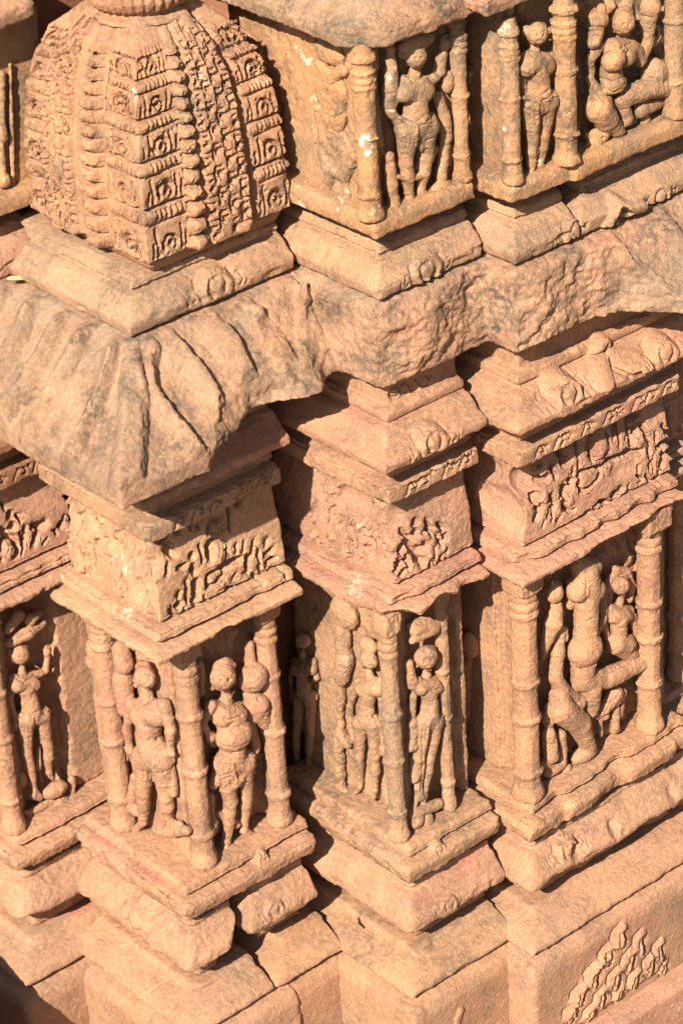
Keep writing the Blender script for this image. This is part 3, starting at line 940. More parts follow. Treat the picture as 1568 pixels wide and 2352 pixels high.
# ---- middle bay panel
rb = med(Rel(), 'B', 'Br', 'base', 1012, 1952, .026, .112)
B_ = niche('B', 'grey-brown corner panel with a slender female figure between two ringed columns', M_BROWN, brR=rb, brL=worn_rel(-.4, -.05, -.84, -.75, 14, .009, 3), brough=1.6, rec=[('r', .585, .775, .030), ('l', -.29, -.13, .012)])
col(B_, 'Br', 915, 1915, .030, .030, ZB, ZT, M_BROWN, rings=(.13, .36, .56))
col(B_, 'Br', 1031, 1855, .026, .0215, ZB, ZT, M_BROWN, rings=(.13, .42, .62))
fig(B_, 'carved_figure', 'Br', TB, .028, [
    *BB[0], ('c', 880, 420, 34, 1060, 330, 40, .022), ('c', 900, 340, 50, 1060, 290, 44, .012), ('c', 870, 300, 40, 1000, 250, 44), ('c', 850, 600, 40, 880, 760, 50), ('c', 880, 1060, 44, 872, 1220, 46), ('e', 880, 1250, 50, 40, .006), ('c', 900, 1320, 34, 895, 1500, 46), ('c', 920, 1560, 40, 940, 1640, 40), ('c', 880, 1770, 46, 1080, 1700, 50, .004), ('e', 990, 1820, 52, 55, .004), ('e', 905, 1830, 56, 60, .002)],
    M_BROWN, raises=BB[2], bands=False, holes=BB[1] + [('l', [(930, 690), (1000, 720), (1080, 680)], 6), ('l', [(940, 880), (1010, 900), (1070, 880)], 6), ('l', [(950, 1080), (1020, 1100), (1080, 1085)], 7), ('l', [(960, 1120), (960, 1400), (950, 1600)], 9), ('l', [(860, 700), (920, 690)], 6), ('l', [(860, 850), (920, 850)], 6), ('l', [(1060, 800), (1140, 790)], 6), ('l', [(1000, 930), (1030, 1000)], 6), ('l', [(850, 1200), (910, 1190)], 6), ('l', [(870, 1240), (865, 1280)], 6), ('l', [(895, 1240), (895, 1285)], 6), (905, 1830, 24), (940, 1420, 12), (870, 1420, 12), (880, 1520, 12), (1070, 560, 12)])
fig(B_, 'carved_figure', 'Bl', TB, .024, [
    *BBL[0], ('e', 530, 450, 70, 60), ('c', 560, 1000, 30, 640, 1050, 24)],
    raises=BBL[2], bands=False, mat=M_BROWN, holes=BBL[1] + [(470, 1010, 8), (530, 1020, 14), (580, 1010, 14), (520, 1200, 16), (520, 1320, 16)], rough=1.0)
fig(B_, 'broken_column', 'Bl', TB, .030, [
    ('e', 345, 200, 100, 130, -.01, .028), ('c', 300, 130, 50, 400, 260, 56), ('c', 330, 330, 74, 350, 560, 70), ('c', 330, 700, 40, 310, 1160, 36), ('c', 350, 560, 78, 330, 720, 66), ('c', 300, 1150, 46, 315, 1500, 52), ('c', 315, 1500, 52, 310, 1740, 44), ('c', 320, 1150, 50, 370, 1230, 40),
    ('e', 390, 1740, 46, 55), ('e', 465, 1790, 48, 50), ('e', 540, 1830, 46, 50), ('e', 610, 1870, 46, 44), ('c', 380, 1750, 34, 620, 1880, 34), ('c', 350, 1600, 50, 400, 1640, 40)], M_BROWN, rough=2.0, wear=1, bands=False)
fig(B_, 'carved_attendant', 'Bl', TA, .022, [
    *BT[0], ('e', 1450, 970, 82, 46), ('c', 1400, 1020, 22, 1410, 1130, 18), ('c', 1490, 1020, 22, 1480, 1110, 18), ('c', 1360, 1160, 40, 1500, 1150, 36)], raises=BT[2], bands=False, mat=M_BROWN, holes=BT[1] + [(1435, 600, 10), (1430, 700, 14), (1425, 800, 14), (1450, 1060, 18)])

# ---- right bay panel
rc = Rel()
rc.fn(lambda U, V: -.035 * np.clip(vnoise(np.stack([U.ravel(), V.ravel() * .6, U.ravel() * 0], 1), .06, 9).reshape(U.shape) - .05, 0, 1))
C_ = niche('C', 'large corner panel with a broken seated deity and a raised leg, between thick ringed columns', M_GOLD, x1=1.50, brR=rc, brL=rc, brough=2.0, rec=[('r', .975, 1.43, .036)],
           rL=Rel().fn(lambda U, V: -.012 * ((U < -.31) & (U > -.345)) + .01 * (U > -.30)))
col(C_, 'Cr', 1212, 1815, .036, .042, ZB, ZT, M_GOLD, rings=(.12, .36, .52), sq=1.0)
col(C_, 'Cr', 1490, 1640, .046, .039, ZB, ZT, M_GOLD, rings=(.22, .42, .58), sq=1.25)
HC1 = head(1000, 630, 66, 10)
HC2 = head(688, 1470, 60, 10, bun=.8)
fig(C_, 'seated_deity', 'Cr', TCp, .036, [
    ('c', 700, 470, 84, 790, 480, 80), ('c', 735, 520, 108, 745, 640, 116), ('e', 690, 650, 80, 84, .010), ('e', 800, 650, 74, 82, .010), ('c', 745, 700, 108, 745, 880, 92), ('c', 745, 880, 94, 735, 1060, 108), ('e', 735, 1080, 118, 120, .010), ('c', 735, 1150, 100, 720, 1230, 96),
    ('c', 850, 640, 46, 865, 860, 40), ('c', 865, 860, 36, 820, 980, 30, .014), ('c', 640, 600, 46, 628, 760, 40),
    ('c', 720, 1300, 98, 900, 1285, 88), ('c', 900, 1285, 88, 1150, 1175, 72, .01), ('e', 1175, 1165, 64, 68, .012),
    ('c', 780, 1350, 88, 790, 1480, 64, .008), ('c', 790, 1480, 56, 785, 1530, 46, .012), ('c', 770, 1545, 20, 760, 1580, 15, .016), ('c', 795, 1548, 20, 792, 1585, 15, .016), ('c', 820, 1545, 18, 822, 1578, 14, .016), ('c', 950, 1400, 70, 880, 1500, 56), ('c', 880, 1500, 50, 820, 1560, 34),
    ('e', 520, 670, 56, 70), ('c', 505, 640, 20, 500, 590, 16, .01), ('c', 530, 640, 20, 532, 585, 16, .01), ('c', 550, 650, 18, 556, 600, 15, .01), ('c', 530, 750, 44, 505, 880, 82), ('c', 505, 880, 80, 450, 1050, 46), ('c', 450, 1050, 42, 432, 1150, 24), ('c', 555, 930, 44, 540, 1100, 54), ('c', 540, 1100, 56, 520, 1270, 60),
    ('c', 520, 1290, 62, 560, 1370, 74), ('c', 600, 930, 18, 600, 1010, 16, .02), ('c', 560, 1370, 72, 680, 1450, 58)],
    M_GOLD, bands=False, h=.003, holes=[(520, 690, 12), (735, 1110, 10), ('l', [(690, 860), (745, 880), (800, 855)], 7), ('l', [(480, 870), (560, 900)], 8), ('l', [(470, 1000), (500, 1030)], 7), ('l', [(800, 1290), (960, 1220), (1080, 1170)], 6), ('l', [(940, 1440), (880, 1540)], 8), ('l', [(980, 1400), (920, 1520)], 7), ('l', [(745, 520), (745, 760)], 6)],
    raises=[([(660, 560), (745, 640), (830, 560)], 11), ([(680, 540), (745, 600), (810, 545)], 8), ([(630, 960), (735, 1000), (840, 960)], 11), ([(625, 1180), (735, 1230), (840, 1180)], 12), ([(470, 1250), (570, 1260)], 10), ([(1080, 1120), (1110, 1260)], 10), ([(720, 1450), (850, 1450)], 9), ([(720, 1480), (850, 1482)], 7), ([(490, 1120), (590, 1130)], 9)])
fig(C_, 'kneeling_attendant', 'Cr', TCp, .034, [*HC2[0],
    ('c', 640, 1540, 40, 600, 1560, 50), ('c', 545, 1400, 78, 560, 1490, 108), ('c', 560, 1510, 116, 690, 1610, 98), ('c', 690, 1620, 96, 760, 1780, 64), ('e', 730, 1840, 100, 60), ('c', 690, 1560, 40, 720, 1650, 34, .02), ('c', 720, 1650, 32, 760, 1700, 28, .02), ('c', 470, 1500, 40, 470, 1600, 50),
    ('c', 470, 1690, 60, 490, 1850, 66), ('c', 560, 1700, 46, 580, 1800, 40), ('c', 580, 1800, 38, 570, 1900, 40), ('e', 510, 1950, 90, 46), ('e', 600, 1945, 40, 40), ('c', 440, 1900, 40, 520, 1960, 40)],
    M_GOLD, bands=False, h=.003, holes=HC2[1] + [(640, 1740, 26), (620, 1790, 22), (540, 1830, 12), (520, 1740, 10), ('l', [(620, 1560), (700, 1640), (740, 1740)], 7), ('l', [(500, 1420), (560, 1440)], 7), ('l', [(440, 1760), (520, 1770)], 7)],
    raises=[([(470, 1440), (640, 1430)], 10), ([(700, 1740), (820, 1720)], 10), ([(610, 1520), (680, 1540), (740, 1520)], 8), ([(520, 1600), (600, 1660), (640, 1720)], 8)])
fig(C_, 'carved_consort', 'Cr', TCp, .030, [*HC1[0],
    ('c', 905, 720, 34, 900, 590, 38, -.006), ('c', 900, 590, 38, 960, 510, 38, -.006), ('c', 960, 510, 38, 1040, 520, 36, -.006), ('c', 1040, 520, 36, 1075, 620, 34, -.006), ('c', 1075, 620, 34, 1060, 720, 30, -.006),
    ('c', 990, 720, 34, 980, 760, 38), ('c', 910, 790, 46, 1060, 800, 42), ('c', 950, 830, 70, 1010, 830, 66), ('e', 945, 850, 46, 48, .012), ('e', 1035, 850, 42, 46, .010), ('c', 980, 860, 74, 985, 960, 66), ('c', 960, 1040, 88, 1030, 1040, 84),
    ('c', 1075, 830, 38, 1105, 960, 40), ('c', 1105, 960, 36, 1090, 1100, 38), ('c', 890, 810, 34, 870, 920, 32), ('c', 870, 920, 30, 900, 1010, 26), ('c', 990, 1070, 70, 1080, 1130, 60)],
    M_GOLD, bands=False, h=.003, holes=HC1[1] + [('l', [(905, 700), (900, 590), (960, 520), (1040, 530), (1070, 620)], 6), ('l', [(960, 930), (1040, 930)], 5), ('l', [(940, 1090), (1040, 1110)], 6)],
    raises=[([(940, 780), (985, 820), (1040, 785)], 8), ([(900, 1000), (985, 1030), (1070, 1000)], 9), ([(1065, 900), (1130, 900)], 8), ([(1070, 1060), (1130, 1060)], 8)])
fig(C_, 'small_attendant', 'Cr', TCp, .022, [('c', 940, 1450, 60, 1000, 1400, 50), ('c', 840, 1600, 28, 850, 1700, 22), ('c', 955, 1500, 36, 955, 1640, 40), ('c', 1000, 1470, 30, 990, 1550, 30), ('e', 960, 1660, 40, 30), ('c', 880, 1560, 40, 820, 1570, 24)], M_GOLD)
fig(C_, 'carved_attendant', 'Cl', TB, .022, [
    ('e', 1330, 450, 60, 110), ('c', 1320, 560, 46, 1280, 720, 52), ('c', 1280, 720, 50, 1270, 900, 50), ('c', 1270, 900, 46, 1250, 1280, 26), ('c', 1330, 640, 26, 1310, 1000, 24), ('c', 1310, 1000, 24, 1290, 1120, 18),
    ('c', 1250, 1280, 24, 1270, 1470, 22), ('c', 1260, 1480, 26, 1330, 1440, 24), ('c', 1330, 1440, 22, 1400, 1380, 22), ('c', 1290, 1520, 22, 1300, 1460, 18), ('c', 1380, 1500, 26, 1400, 1420, 24)], M_GOLD)

# ---- left bay panel
Z_ = niche('Z', 'panel at the left edge with a slim dancing female figure beside a bare wall', M_ROSE, x1=.3, y1=.9, rec=[('r', -.19, -.02, .03)], brough=1.8,
           brR=Rel().stroke([(-.5, -.772), (.2, -.772)], .004, -.008), subs=[((-.31, .40, -.855), (.06, .05, .03))])
col(Z_, 'Zr', 30, 1880, .034, .033, ZB, ZT, M_ROSE, rings=(.14, .42, .62))
fig(Z_, 'carved_figure', 'Zr', TZ, .028, [
    *BZ[0], ('c', 290, 1020, 22, 300, 1200, 24), ('c', 280, 1250, 20, 280, 1400, 22), ('c', 60, 400, 36, 140, 290, 50), ('c', 70, 490, 36, 200, 420, 54), ('c', 200, 420, 54, 310, 350, 34), ('c', 220, 320, 50, 290, 270, 34), ('c', 240, 1600, 34, 290, 1610, 30)],
    M_ROSE, raises=BZ[2], bands=False, holes=BZ[1] + [('l', [(150, 985), (230, 1010), (300, 975)], 7), ('l', [(140, 1030), (230, 1050), (310, 1015)], 5), ('l', [(110, 740), (180, 780), (250, 720)], 6), ('l', [(255, 1060), (270, 1300), (290, 1500)], 11), ('l', [(310, 950), (400, 1020)], 6), ('l', [(325, 1000), (390, 1060)], 6), ('l', [(90, 480), (170, 440), (250, 400)], 7), (230, 1025, 10), (180, 1030, 10), (320, 1000, 12), (280, 1100, 10)])
fig(Z_, 'carved_pedestal', 'Zr', TZ, .02, [('e', 400, 1555, 90, 60), ('e', 430, 1660, 66, 56), ('c', 250, 1700, 34, 380, 1640, 34), ('c', 200, 1720, 30, 230, 1790, 26), ('c', 320, 1700, 26, 340, 1770, 22), ('e', 160, 1480, 34, 60), ('c', 520, 1480, 30, 530, 1620, 26)], M_ROSE, rough=1.2)

# ---- bay beyond the right end
D_ = niche('D', 'sliver of a further panel with a ringed column at the right edge', M_GOLD, x1=1.9)
col(D_, 'Dr', 1556, 1680, .036, .036, ZB, ZT, M_GOLD, rings=(.14, .3, .5))

# ------------------------------------------------------------------ friezes over the panels
def traced(face, n, T, strokes, d, k=1.0, rel=None):
    """carving measured on the photograph, taken back to the face it is cut into"""
    r = rel or Rel()
    for q in strokes:
        pts, w = q[0], q[1]
        dd = q[2] if len(q) > 2 else -d
        P = [FS(face, T[0] + T[2] * x, T[1] + T[2] * y, n) for x, y in pts]
        if len(P) == 1:
            P = [P[0], (P[0][0], P[0][1] + 1e-4)]
        r.stroke(P, w * T[2] / PPM * 1.25 * k * (1.35 if w >= 11 and len(q) == 2 else .85 if w <= 8 else 1.0), dd)
    return r


TFA_ = (114.8, 1090.9, .4028)
TFC = (1033.5, 947.3, .3409)
TFA = (114.8, 1090.9, .4028)
TFB = (784, 784, .5)
TFZ = (0, 976, .3296)
CARVE_C = [([(985, 330), (972, 250), (990, 180), (1040, 110), (1080, 92)], 13), ([(1030, 250)], 52, .012), ([(1088, 150), (1100, 230), (1060, 300), (1010, 335)], 7), ([(1165, 10), (1166, 245)], 8), ([(1237, 60), (1230, 130), (1204, 195)], 8),
           ([(1240, 70), (1312, 25)], 11), ([(1236, 215), (1242, 170), (1300, 118)], 13), ([(1285, 195)], 34, .010), ([(1330, 100), (1352, 200), (1345, 385)], 9), ([(890, 175), (896, 260), (888, 385)], 9), ([(780, 262), (850, 214)], 13), ([(788, 270), (798, 310)], 9),
           ([(800, 362), (832, 340)], 15), ([(850, 385), (842, 425)], 9), ([(880, 422), (1030, 368)], 10), ([(1050, 350), (1170, 300), (1292, 262)], 11), ([(885, 430), (880, 540), (940, 512), (1010, 440), (1030, 378)], 10), ([(1130, 385), (1230, 340)], 46, -.009),
           ([(1272, 365), (1264, 398)], 9), ([(1250, 420), (1290, 450), (1260, 475)], 7), ([(770, 500), (744, 580)], 8), ([(772, 545), (832, 474)], 15), ([(775, 560), (773, 640), (800, 672), (832, 655)], 10), ([(800, 600)], 26, .008),
           ([(575, 592), (604, 574)], 13), ([(580, 610), (580, 645)], 9), ([(690, 555), (703, 620), (684, 722)], 9), ([(605, 655), (575, 722)], 14), ([(618, 772), (632, 730)], 8), ([(640, 575)], 26, .010), ([(1422, 360), (1432, 300), (1492, 248)], 11),
           ([(1410, 232), (1482, 190)], 11), ([(1432, 250), (1420, 325)], 8), ([(1370, 290), (1364, 405)], 8), ([(930, 110), (950, 60)], 9), ([(700, 230), (720, 250)], 14), ([(640, 250), (660, 300)], 10), ([(1150, 90), (1130, 200)], 8), ([(560, 290), (580, 320)], 8),
           ([(1490, 290), (1540, 320)], 20, .014), ([(960, 640), (1010, 600), (1060, 610)], 9), ([(900, 700), (930, 670)], 11), ([(1100, 560), (1150, 520)], 11), ([(1200, 480), (1190, 540)], 8), ([(1310, 420), (1330, 460)], 9), ([(1400, 400), (1390, 450)], 9), ([(640, 480), (690, 450)], 14), ([(620, 420), (650, 370)], 9), ([(720, 400), (740, 450)], 10), ([(1000, 40), (960, 90)], 12), ([(850, 120), (880, 90)], 12), ([(1180, 280), (1240, 250)], 8), ([(1450, 100), (1470, 150)], 10), ([(1400, 140), (1395, 200)], 8), ([(680, 640), (660, 700)], 9), ([(740, 700), (720, 740)], 7), ([(1040, 380), (1050, 440), (1110, 440)], 8, -.006)]
CARVE_A = [([(922, 480), (924, 420), (960, 385), (1004, 378)], 13), ([(966, 452)], 34, .011), ([(1012, 425), (1000, 495)], 7), ([(870, 415), (882, 505)], 8), ([(825, 470)], 12), ([(825, 530), (835, 560)], 11), ([(905, 572), (1000, 530)], 9), ([(1012, 520), (1080, 488)], 13),
           ([(900, 580), (894, 645), (950, 612), (1012, 540)], 9), ([(1130, 485), (1124, 545)], 11), ([(1112, 385), (1104, 445)], 7), ([(1190, 425), (1195, 565)], 7), ([(1234, 525), (1240, 490), (1284, 468)], 8), ([(1228, 455), (1264, 430)], 10),
           ([(780, 605), (786, 725)], 8), ([(838, 615), (824, 715)], 14), ([(735, 695), (742, 668)], 9), ([(730, 745)], 14), ([(876, 690), (880, 725)], 7), ([(762, 758), (748, 792)], 7), ([(700, 285), (716, 240), (756, 226)], 8), ([(782, 308), (768, 335)], 11),
           ([(950, 330), (960, 295), (1010, 275)], 13), ([(988, 320)], 30, .01), ([(1052, 210), (1050, 330)], 8), ([(1110, 172)], 14), ([(840, 265), (835, 330)], 8), ([(890, 250), (884, 320)], 8), ([(930, 240)], 10), ([(1150, 560), (1170, 590)], 8), ([(1165, 380), (1150, 470)], 8),
           ([(1060, 560), (1040, 600)], 7), ([(950, 640), (980, 620)], 9, .008), ([(700, 440), (730, 470)], 12), ([(740, 540), (790, 520)], 10), ([(690, 520), (680, 570)], 9), ([(660, 380), (690, 370)], 10), ([(1070, 400), (1066, 450)], 8), ([(1240, 370), (1230, 410)], 8), ([(1290, 520), (1300, 560)], 8), ([(1000, 650), (1050, 640)], 8), ([(690, 760), (700, 800)], 8)]
CARVE_B = [([(340, 962), (320, 920), (350, 888)], 13), ([(340, 930)], 20, .008), ([(372, 1012), (345, 990), (384, 944)], 13), ([(365, 1000)], 18, .009), ([(262, 1010)], 10), ([(386, 880)], 9), ([(250, 1052), (300, 1002)], 9), ([(430, 945), (424, 1012)], 7),
           ([(474, 900), (460, 932)], 9), ([(312, 1045), (300, 985)], 8), ([(480, 960)], 9), ([(440, 885), (448, 925)], 6), ([(400, 830), (420, 860)], 8), ([(410, 1000), (400, 1040)], 7), ([(350, 840)], 11), ([(280, 960), (300, 930)], 11), ([(240, 990), (220, 1040)], 9), ([(420, 890), (400, 860)], 10), ([(460, 980), (440, 1020)], 8), ([(300, 880), (310, 910)], 9), ([(200, 1060), (215, 1090)], 9), ([(270, 1070), (290, 1050)], 9), ([(450, 840), (470, 870)], 9)]
CARVE_Z = [([(14, 880), (20, 830), (44, 792), (100, 792), (128, 850), (112, 905)], 11), ([(70, 872)], 40, .010), ([(95, 640)], 18), ([(100, 722)], 18), ([(20, 745), (60, 760)], 12), ([(184, 715), (178, 805)], 10), ([(236, 715), (268, 698)], 11), ([(312, 690), (290, 720)], 18), ([(262, 760), (240, 825)], 12),
           ([(370, 735), (390, 725), (395, 760)], 7), ([(424, 700)], 14), ([(506, 655), (520, 610), (562, 590)], 10), ([(480, 490), (500, 520)], 10), ([(530, 480), (552, 500)], 9), ([(150, 760), (165, 850), (150, 900)], 8), ([(40, 560), (60, 610)], 9), ([(8, 940)], 10), ([(330, 790), (300, 830)], 8), ([(450, 640), (440, 690)], 7), ([(140, 640), (160, 680)], 9)]
fr = traced('Ar', .05, TFA, CARVE_A, .034, 1.5)
fl = worn_rel(-.03, .38, .13, .37, 60, .014, 6)
for x, y, r_, d_ in ((350, 270, 16, -.02), (365, 355, 20, -.02), (285, 480, 16, -.016), (495, 490, 14, -.016), (440, 400, 50, .016), (540, 430, 60, .020), (330, 420, 40, .012), (490, 340, 40, .012), (410, 300, 36, .012), (520, 640, 18, -.014), (600, 560, 60, .014), (250, 560, 40, .010), (600, 330, 50, -.014), (680, 600, 40, -.012)):
    u_, w_ = FS('Al', TFA_[0] + TFA_[2] * x, TFA_[1] + TFA_[2] * y, .05)
    fl.hole(u_, w_, r_ * TFA_[2] / PPM * 1.3, d_)
fl.stroke([FS('Al', TFA_[0] + TFA_[2] * 500, TFA_[1] + TFA_[2] * 600, .05), FS('Al', TFA_[0] + TFA_[2] * 520, TFA_[1] + TFA_[2] * 700, .05)], .009, -.012)
stone('A', 'frieze', 'frieze_block', 'pale carved frieze block with chipped corner on a clean ledge, half in eave shadow', 'frieze', M_PALE, rR=fr, rL=fl, h=.003, x1=.382, y1=.36,
      subs=[((.11, -.125, .030), (.035, .045, .022)), ((.16, -.13, .028), (.05, .04, .014)), ((.25, -.105, .088), (.03, .02, .018)), ((-.045, -.05, .30), (.035, .03, .05)), ((-.05, .06, .33), (.03, .07, .05))])
fr = traced('Br', .05, TFB, CARVE_B, .032, 1.5)
fl = worn_rel(-.33, -.02, .13, .37, 46, .016, 16)
fl.chaitya(-.24, .22, .10, .12, .014, np.random.RandomState(3)).chaitya(-.12, .24, .10, .12, .014, np.random.RandomState(4))
stone('B', 'frieze', 'frieze_block', 'crumbled frieze block of the middle bay on a cracked pink ledge', 'frieze', M_PINK, rR=fr, rL=fl, h=.003,
      subs=[((.52, -.36, .30), (.06, .05, .06)), ((.53, -.20, .30), (.04, .08, .05)), ((.45, -.42, .04), (.08, .06, .03)), ((.62, -.43, .04), (.05, .03, .02)), ((.72, -.44, .05), (.04, .03, .03)), ((.42, -.33, .05), (.04, .05, .03)), ((.50, -.41, .09), (.05, .03, .015))], rough=1.6)
fr = traced('Cr', .05, TFC, CARVE_C, .036, 1.45)
for q_ in range(7):
    fr.hole(1.0 + .07 * q_, .098, .022, .007)
stone('C', 'frieze', 'frieze_block', 'wide pink frieze block with deep looping carving and a broken faceted corner', 'frieze', M_PINK, rR=fr, h=.003, x1=1.47,
      rL=Rel().stroke([(-.33, .22), (-.43, .20)], .05, -.02).stroke([(-.26, .30), (-.34, .30)], .035, -.014),
      subs=[((.93, -.46, .30), (.05, .07, .05)), ((.885, -.40, .23), (.03, .06, .045)), ((1.15, -.55, .036), (.09, .03, .020)), ((1.26, -.55, .026), (.07, .055, .026)), ((1.38, -.56, .030), (.11, .065, .034)), ((1.02, -.515, .092), (.04, .018, .014)), ((1.17, -.51, .085), (.03, .016, .016)), ((1.30, -.51, .086), (.035, .018, .014)), ((1.40, -.51, .09), (.03, .018, .018)), ((.86, -.50, .09), (.05, .03, .02))], rough=1.3)
fr = traced('Zr', .05, TFZ, CARVE_Z, .034, 1.5)
fr.stroke([(-.3, .10), (.2, .10)], .004, -.012)
for q in range(5):
    fr.hole(-.18 + .07 * q, .098, .016, .008)
stone('Z', 'frieze', 'frieze_block', 'frieze block at the left edge with curling carved arches and an eave shadow across it', 'frieze', M_PINK, rR=fr, x1=.05, h=.003)
stone('D', 'frieze', 'frieze_block', 'frieze block just visible behind the right end of the pink frieze', 'frieze', M_PINK, rR=frieze_rel(1.5, 1.9, .122, .375, 4, 2, .016, 45))

# ---- narrow bands
for b, lab, mat, sd, w in (('A', 'narrow carved band in deep shade under the great broken eave corner', M_BROWN, 51, (.0, .35)),
                           ('B', 'narrow carved band stone under the sloping moulding of the middle bay', M_ROSE, 52, (.52, .78)),
                           ('C', 'narrow carved band stone above the wide pink frieze of the right bay', M_ROSE, 53, (.90, 1.45)),
                           ('Z', 'dark soot-stained band stone in shade at the left edge below the eave', M_CORE, 54, (-.2, .05)),  # this band is darker only through the core's dark red stone colour
                           ('D', 'narrow band stone behind the right end of the wide frieze', M_ROSE, 55, (1.5, 1.9))):
    rng = np.random.RandomState(sd)
    r = Rel()
    n = int((w[1] - w[0]) / .055)
    for q in range(n):
        u = w[0] + (q + .5) * (w[1] - w[0]) / n
        u += .012 * rng.randn()
        k = .8 + .5 * rng.rand()
        r.stroke([(u - .024 * k, .402), (u - .010 * k, .432), (u + .010 * k, .426), (u + .008 * k, .410), (u - .002, .414)], .0050, -.012)
        r.hole(u + .020 * k, .412 + .02 * rng.rand(), .006 + .003 * rng.rand(), -.013)
        r.hole(u - .002, .418, .008 * k, .006)
    l = Rel()
    if b in 'BC':
        by = BAY[b][1]
        for q in range(4):
            l.ring(by + .02 + q * .06, .42, .015, .006, -.005, 20 * q, 200 + 20 * q)
    stone(b, 'band', 'carved_band', lab, 'band', mat, rR=r, rL=l, h=.003)

# ---- upper kapota mouldings
stone('A', 'upkapota', 'sloping_moulding', 'dark sloping moulding hidden under the broken eave corner, its end catching the sun', 'moulding', M_PINK, x1=.16)
stone('A', 'upkapota', 'sloping_moulding', 'short moulding stone in shade under the eave, its right end tip sunlit', 'moulding', M_PINK, x1=.375, shift=(.22, 0), y1=.3)
r = med(Rel(), 'B', 'Br', 'upkapota', 1002, 1016, .052, .134)
for q in range(4):
    a, bb = FS('Br', 915 + q * 24, 905 - q * 8, .03)
    r.ring(a, bb, .016, .006, -.010, 0, 300)
stone('B', 'upkapota', 'sloping_moulding', 'buff sloping moulding of the middle bay with a horseshoe scroll at its right end', 'moulding', M_ROSE, rR=r, h=.0035)
r = med(Rel(), 'C', 'Cr', 'upkapota', 1316, 905, .056, .135)
med(r, 'C', 'Cr', 'upkapota', 1535, 810, .050, .135)
a, bb = FS('Cr', 1425, 850, .12)
r.stroke([(a - .07, bb - .015), (a, bb + .06), (a + .02, bb + .01), (a + .08, bb - .01)], .028, .022).stroke([(a + .01, bb + .05), (a - .01, bb), (a + .03, bb - .03)], .008, -.014)
stone('C', 'upkapota', 'sloping_moulding', 'long sloping moulding of the right bay with a leaf between two scrolls', 'moulding', M_ROSE, rR=r, x1=1.53, h=.0035)
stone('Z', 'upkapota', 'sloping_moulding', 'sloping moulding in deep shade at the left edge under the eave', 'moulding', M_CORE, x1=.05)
stone('D', 'upkapota', 'sloping_moulding', 'sloping moulding beyond the right end of the right bay', 'moulding', M_ROSE, x1=1.95)


# ------------------------------------------------------------------ eaves
def eave_profile(o):
    return np.interp(o, [-.05, 0, .06, .12, .20, .27, .31], [.985, .976, .958, .905, .828, .766, .736])


ROUGH = ((0.06, 0.004), (0.022, 0.0032), (0.010, 0.0026), (0.0056, 0.0013))
BREAK = [(-.40, -.42), (-.05, -.325), (-.03, -.305), (.078, -.268), (.175, -.228), (.24, -.248), (.302, -.285), (.367, -.284), (.414, -.25), (.460, -.245), (.489, -.362), (.56, -.385), (.623, -.400), (.679, -.395), (.80, -.380), (.845, -.39),
         (.87, -.484), (.952, -.502), (1.06, -.50), (1.119, -.500), (1.207, -.527), (1.255, -.582), (1.309, -.665), (1.45, -.74), (1.7, -.76)]


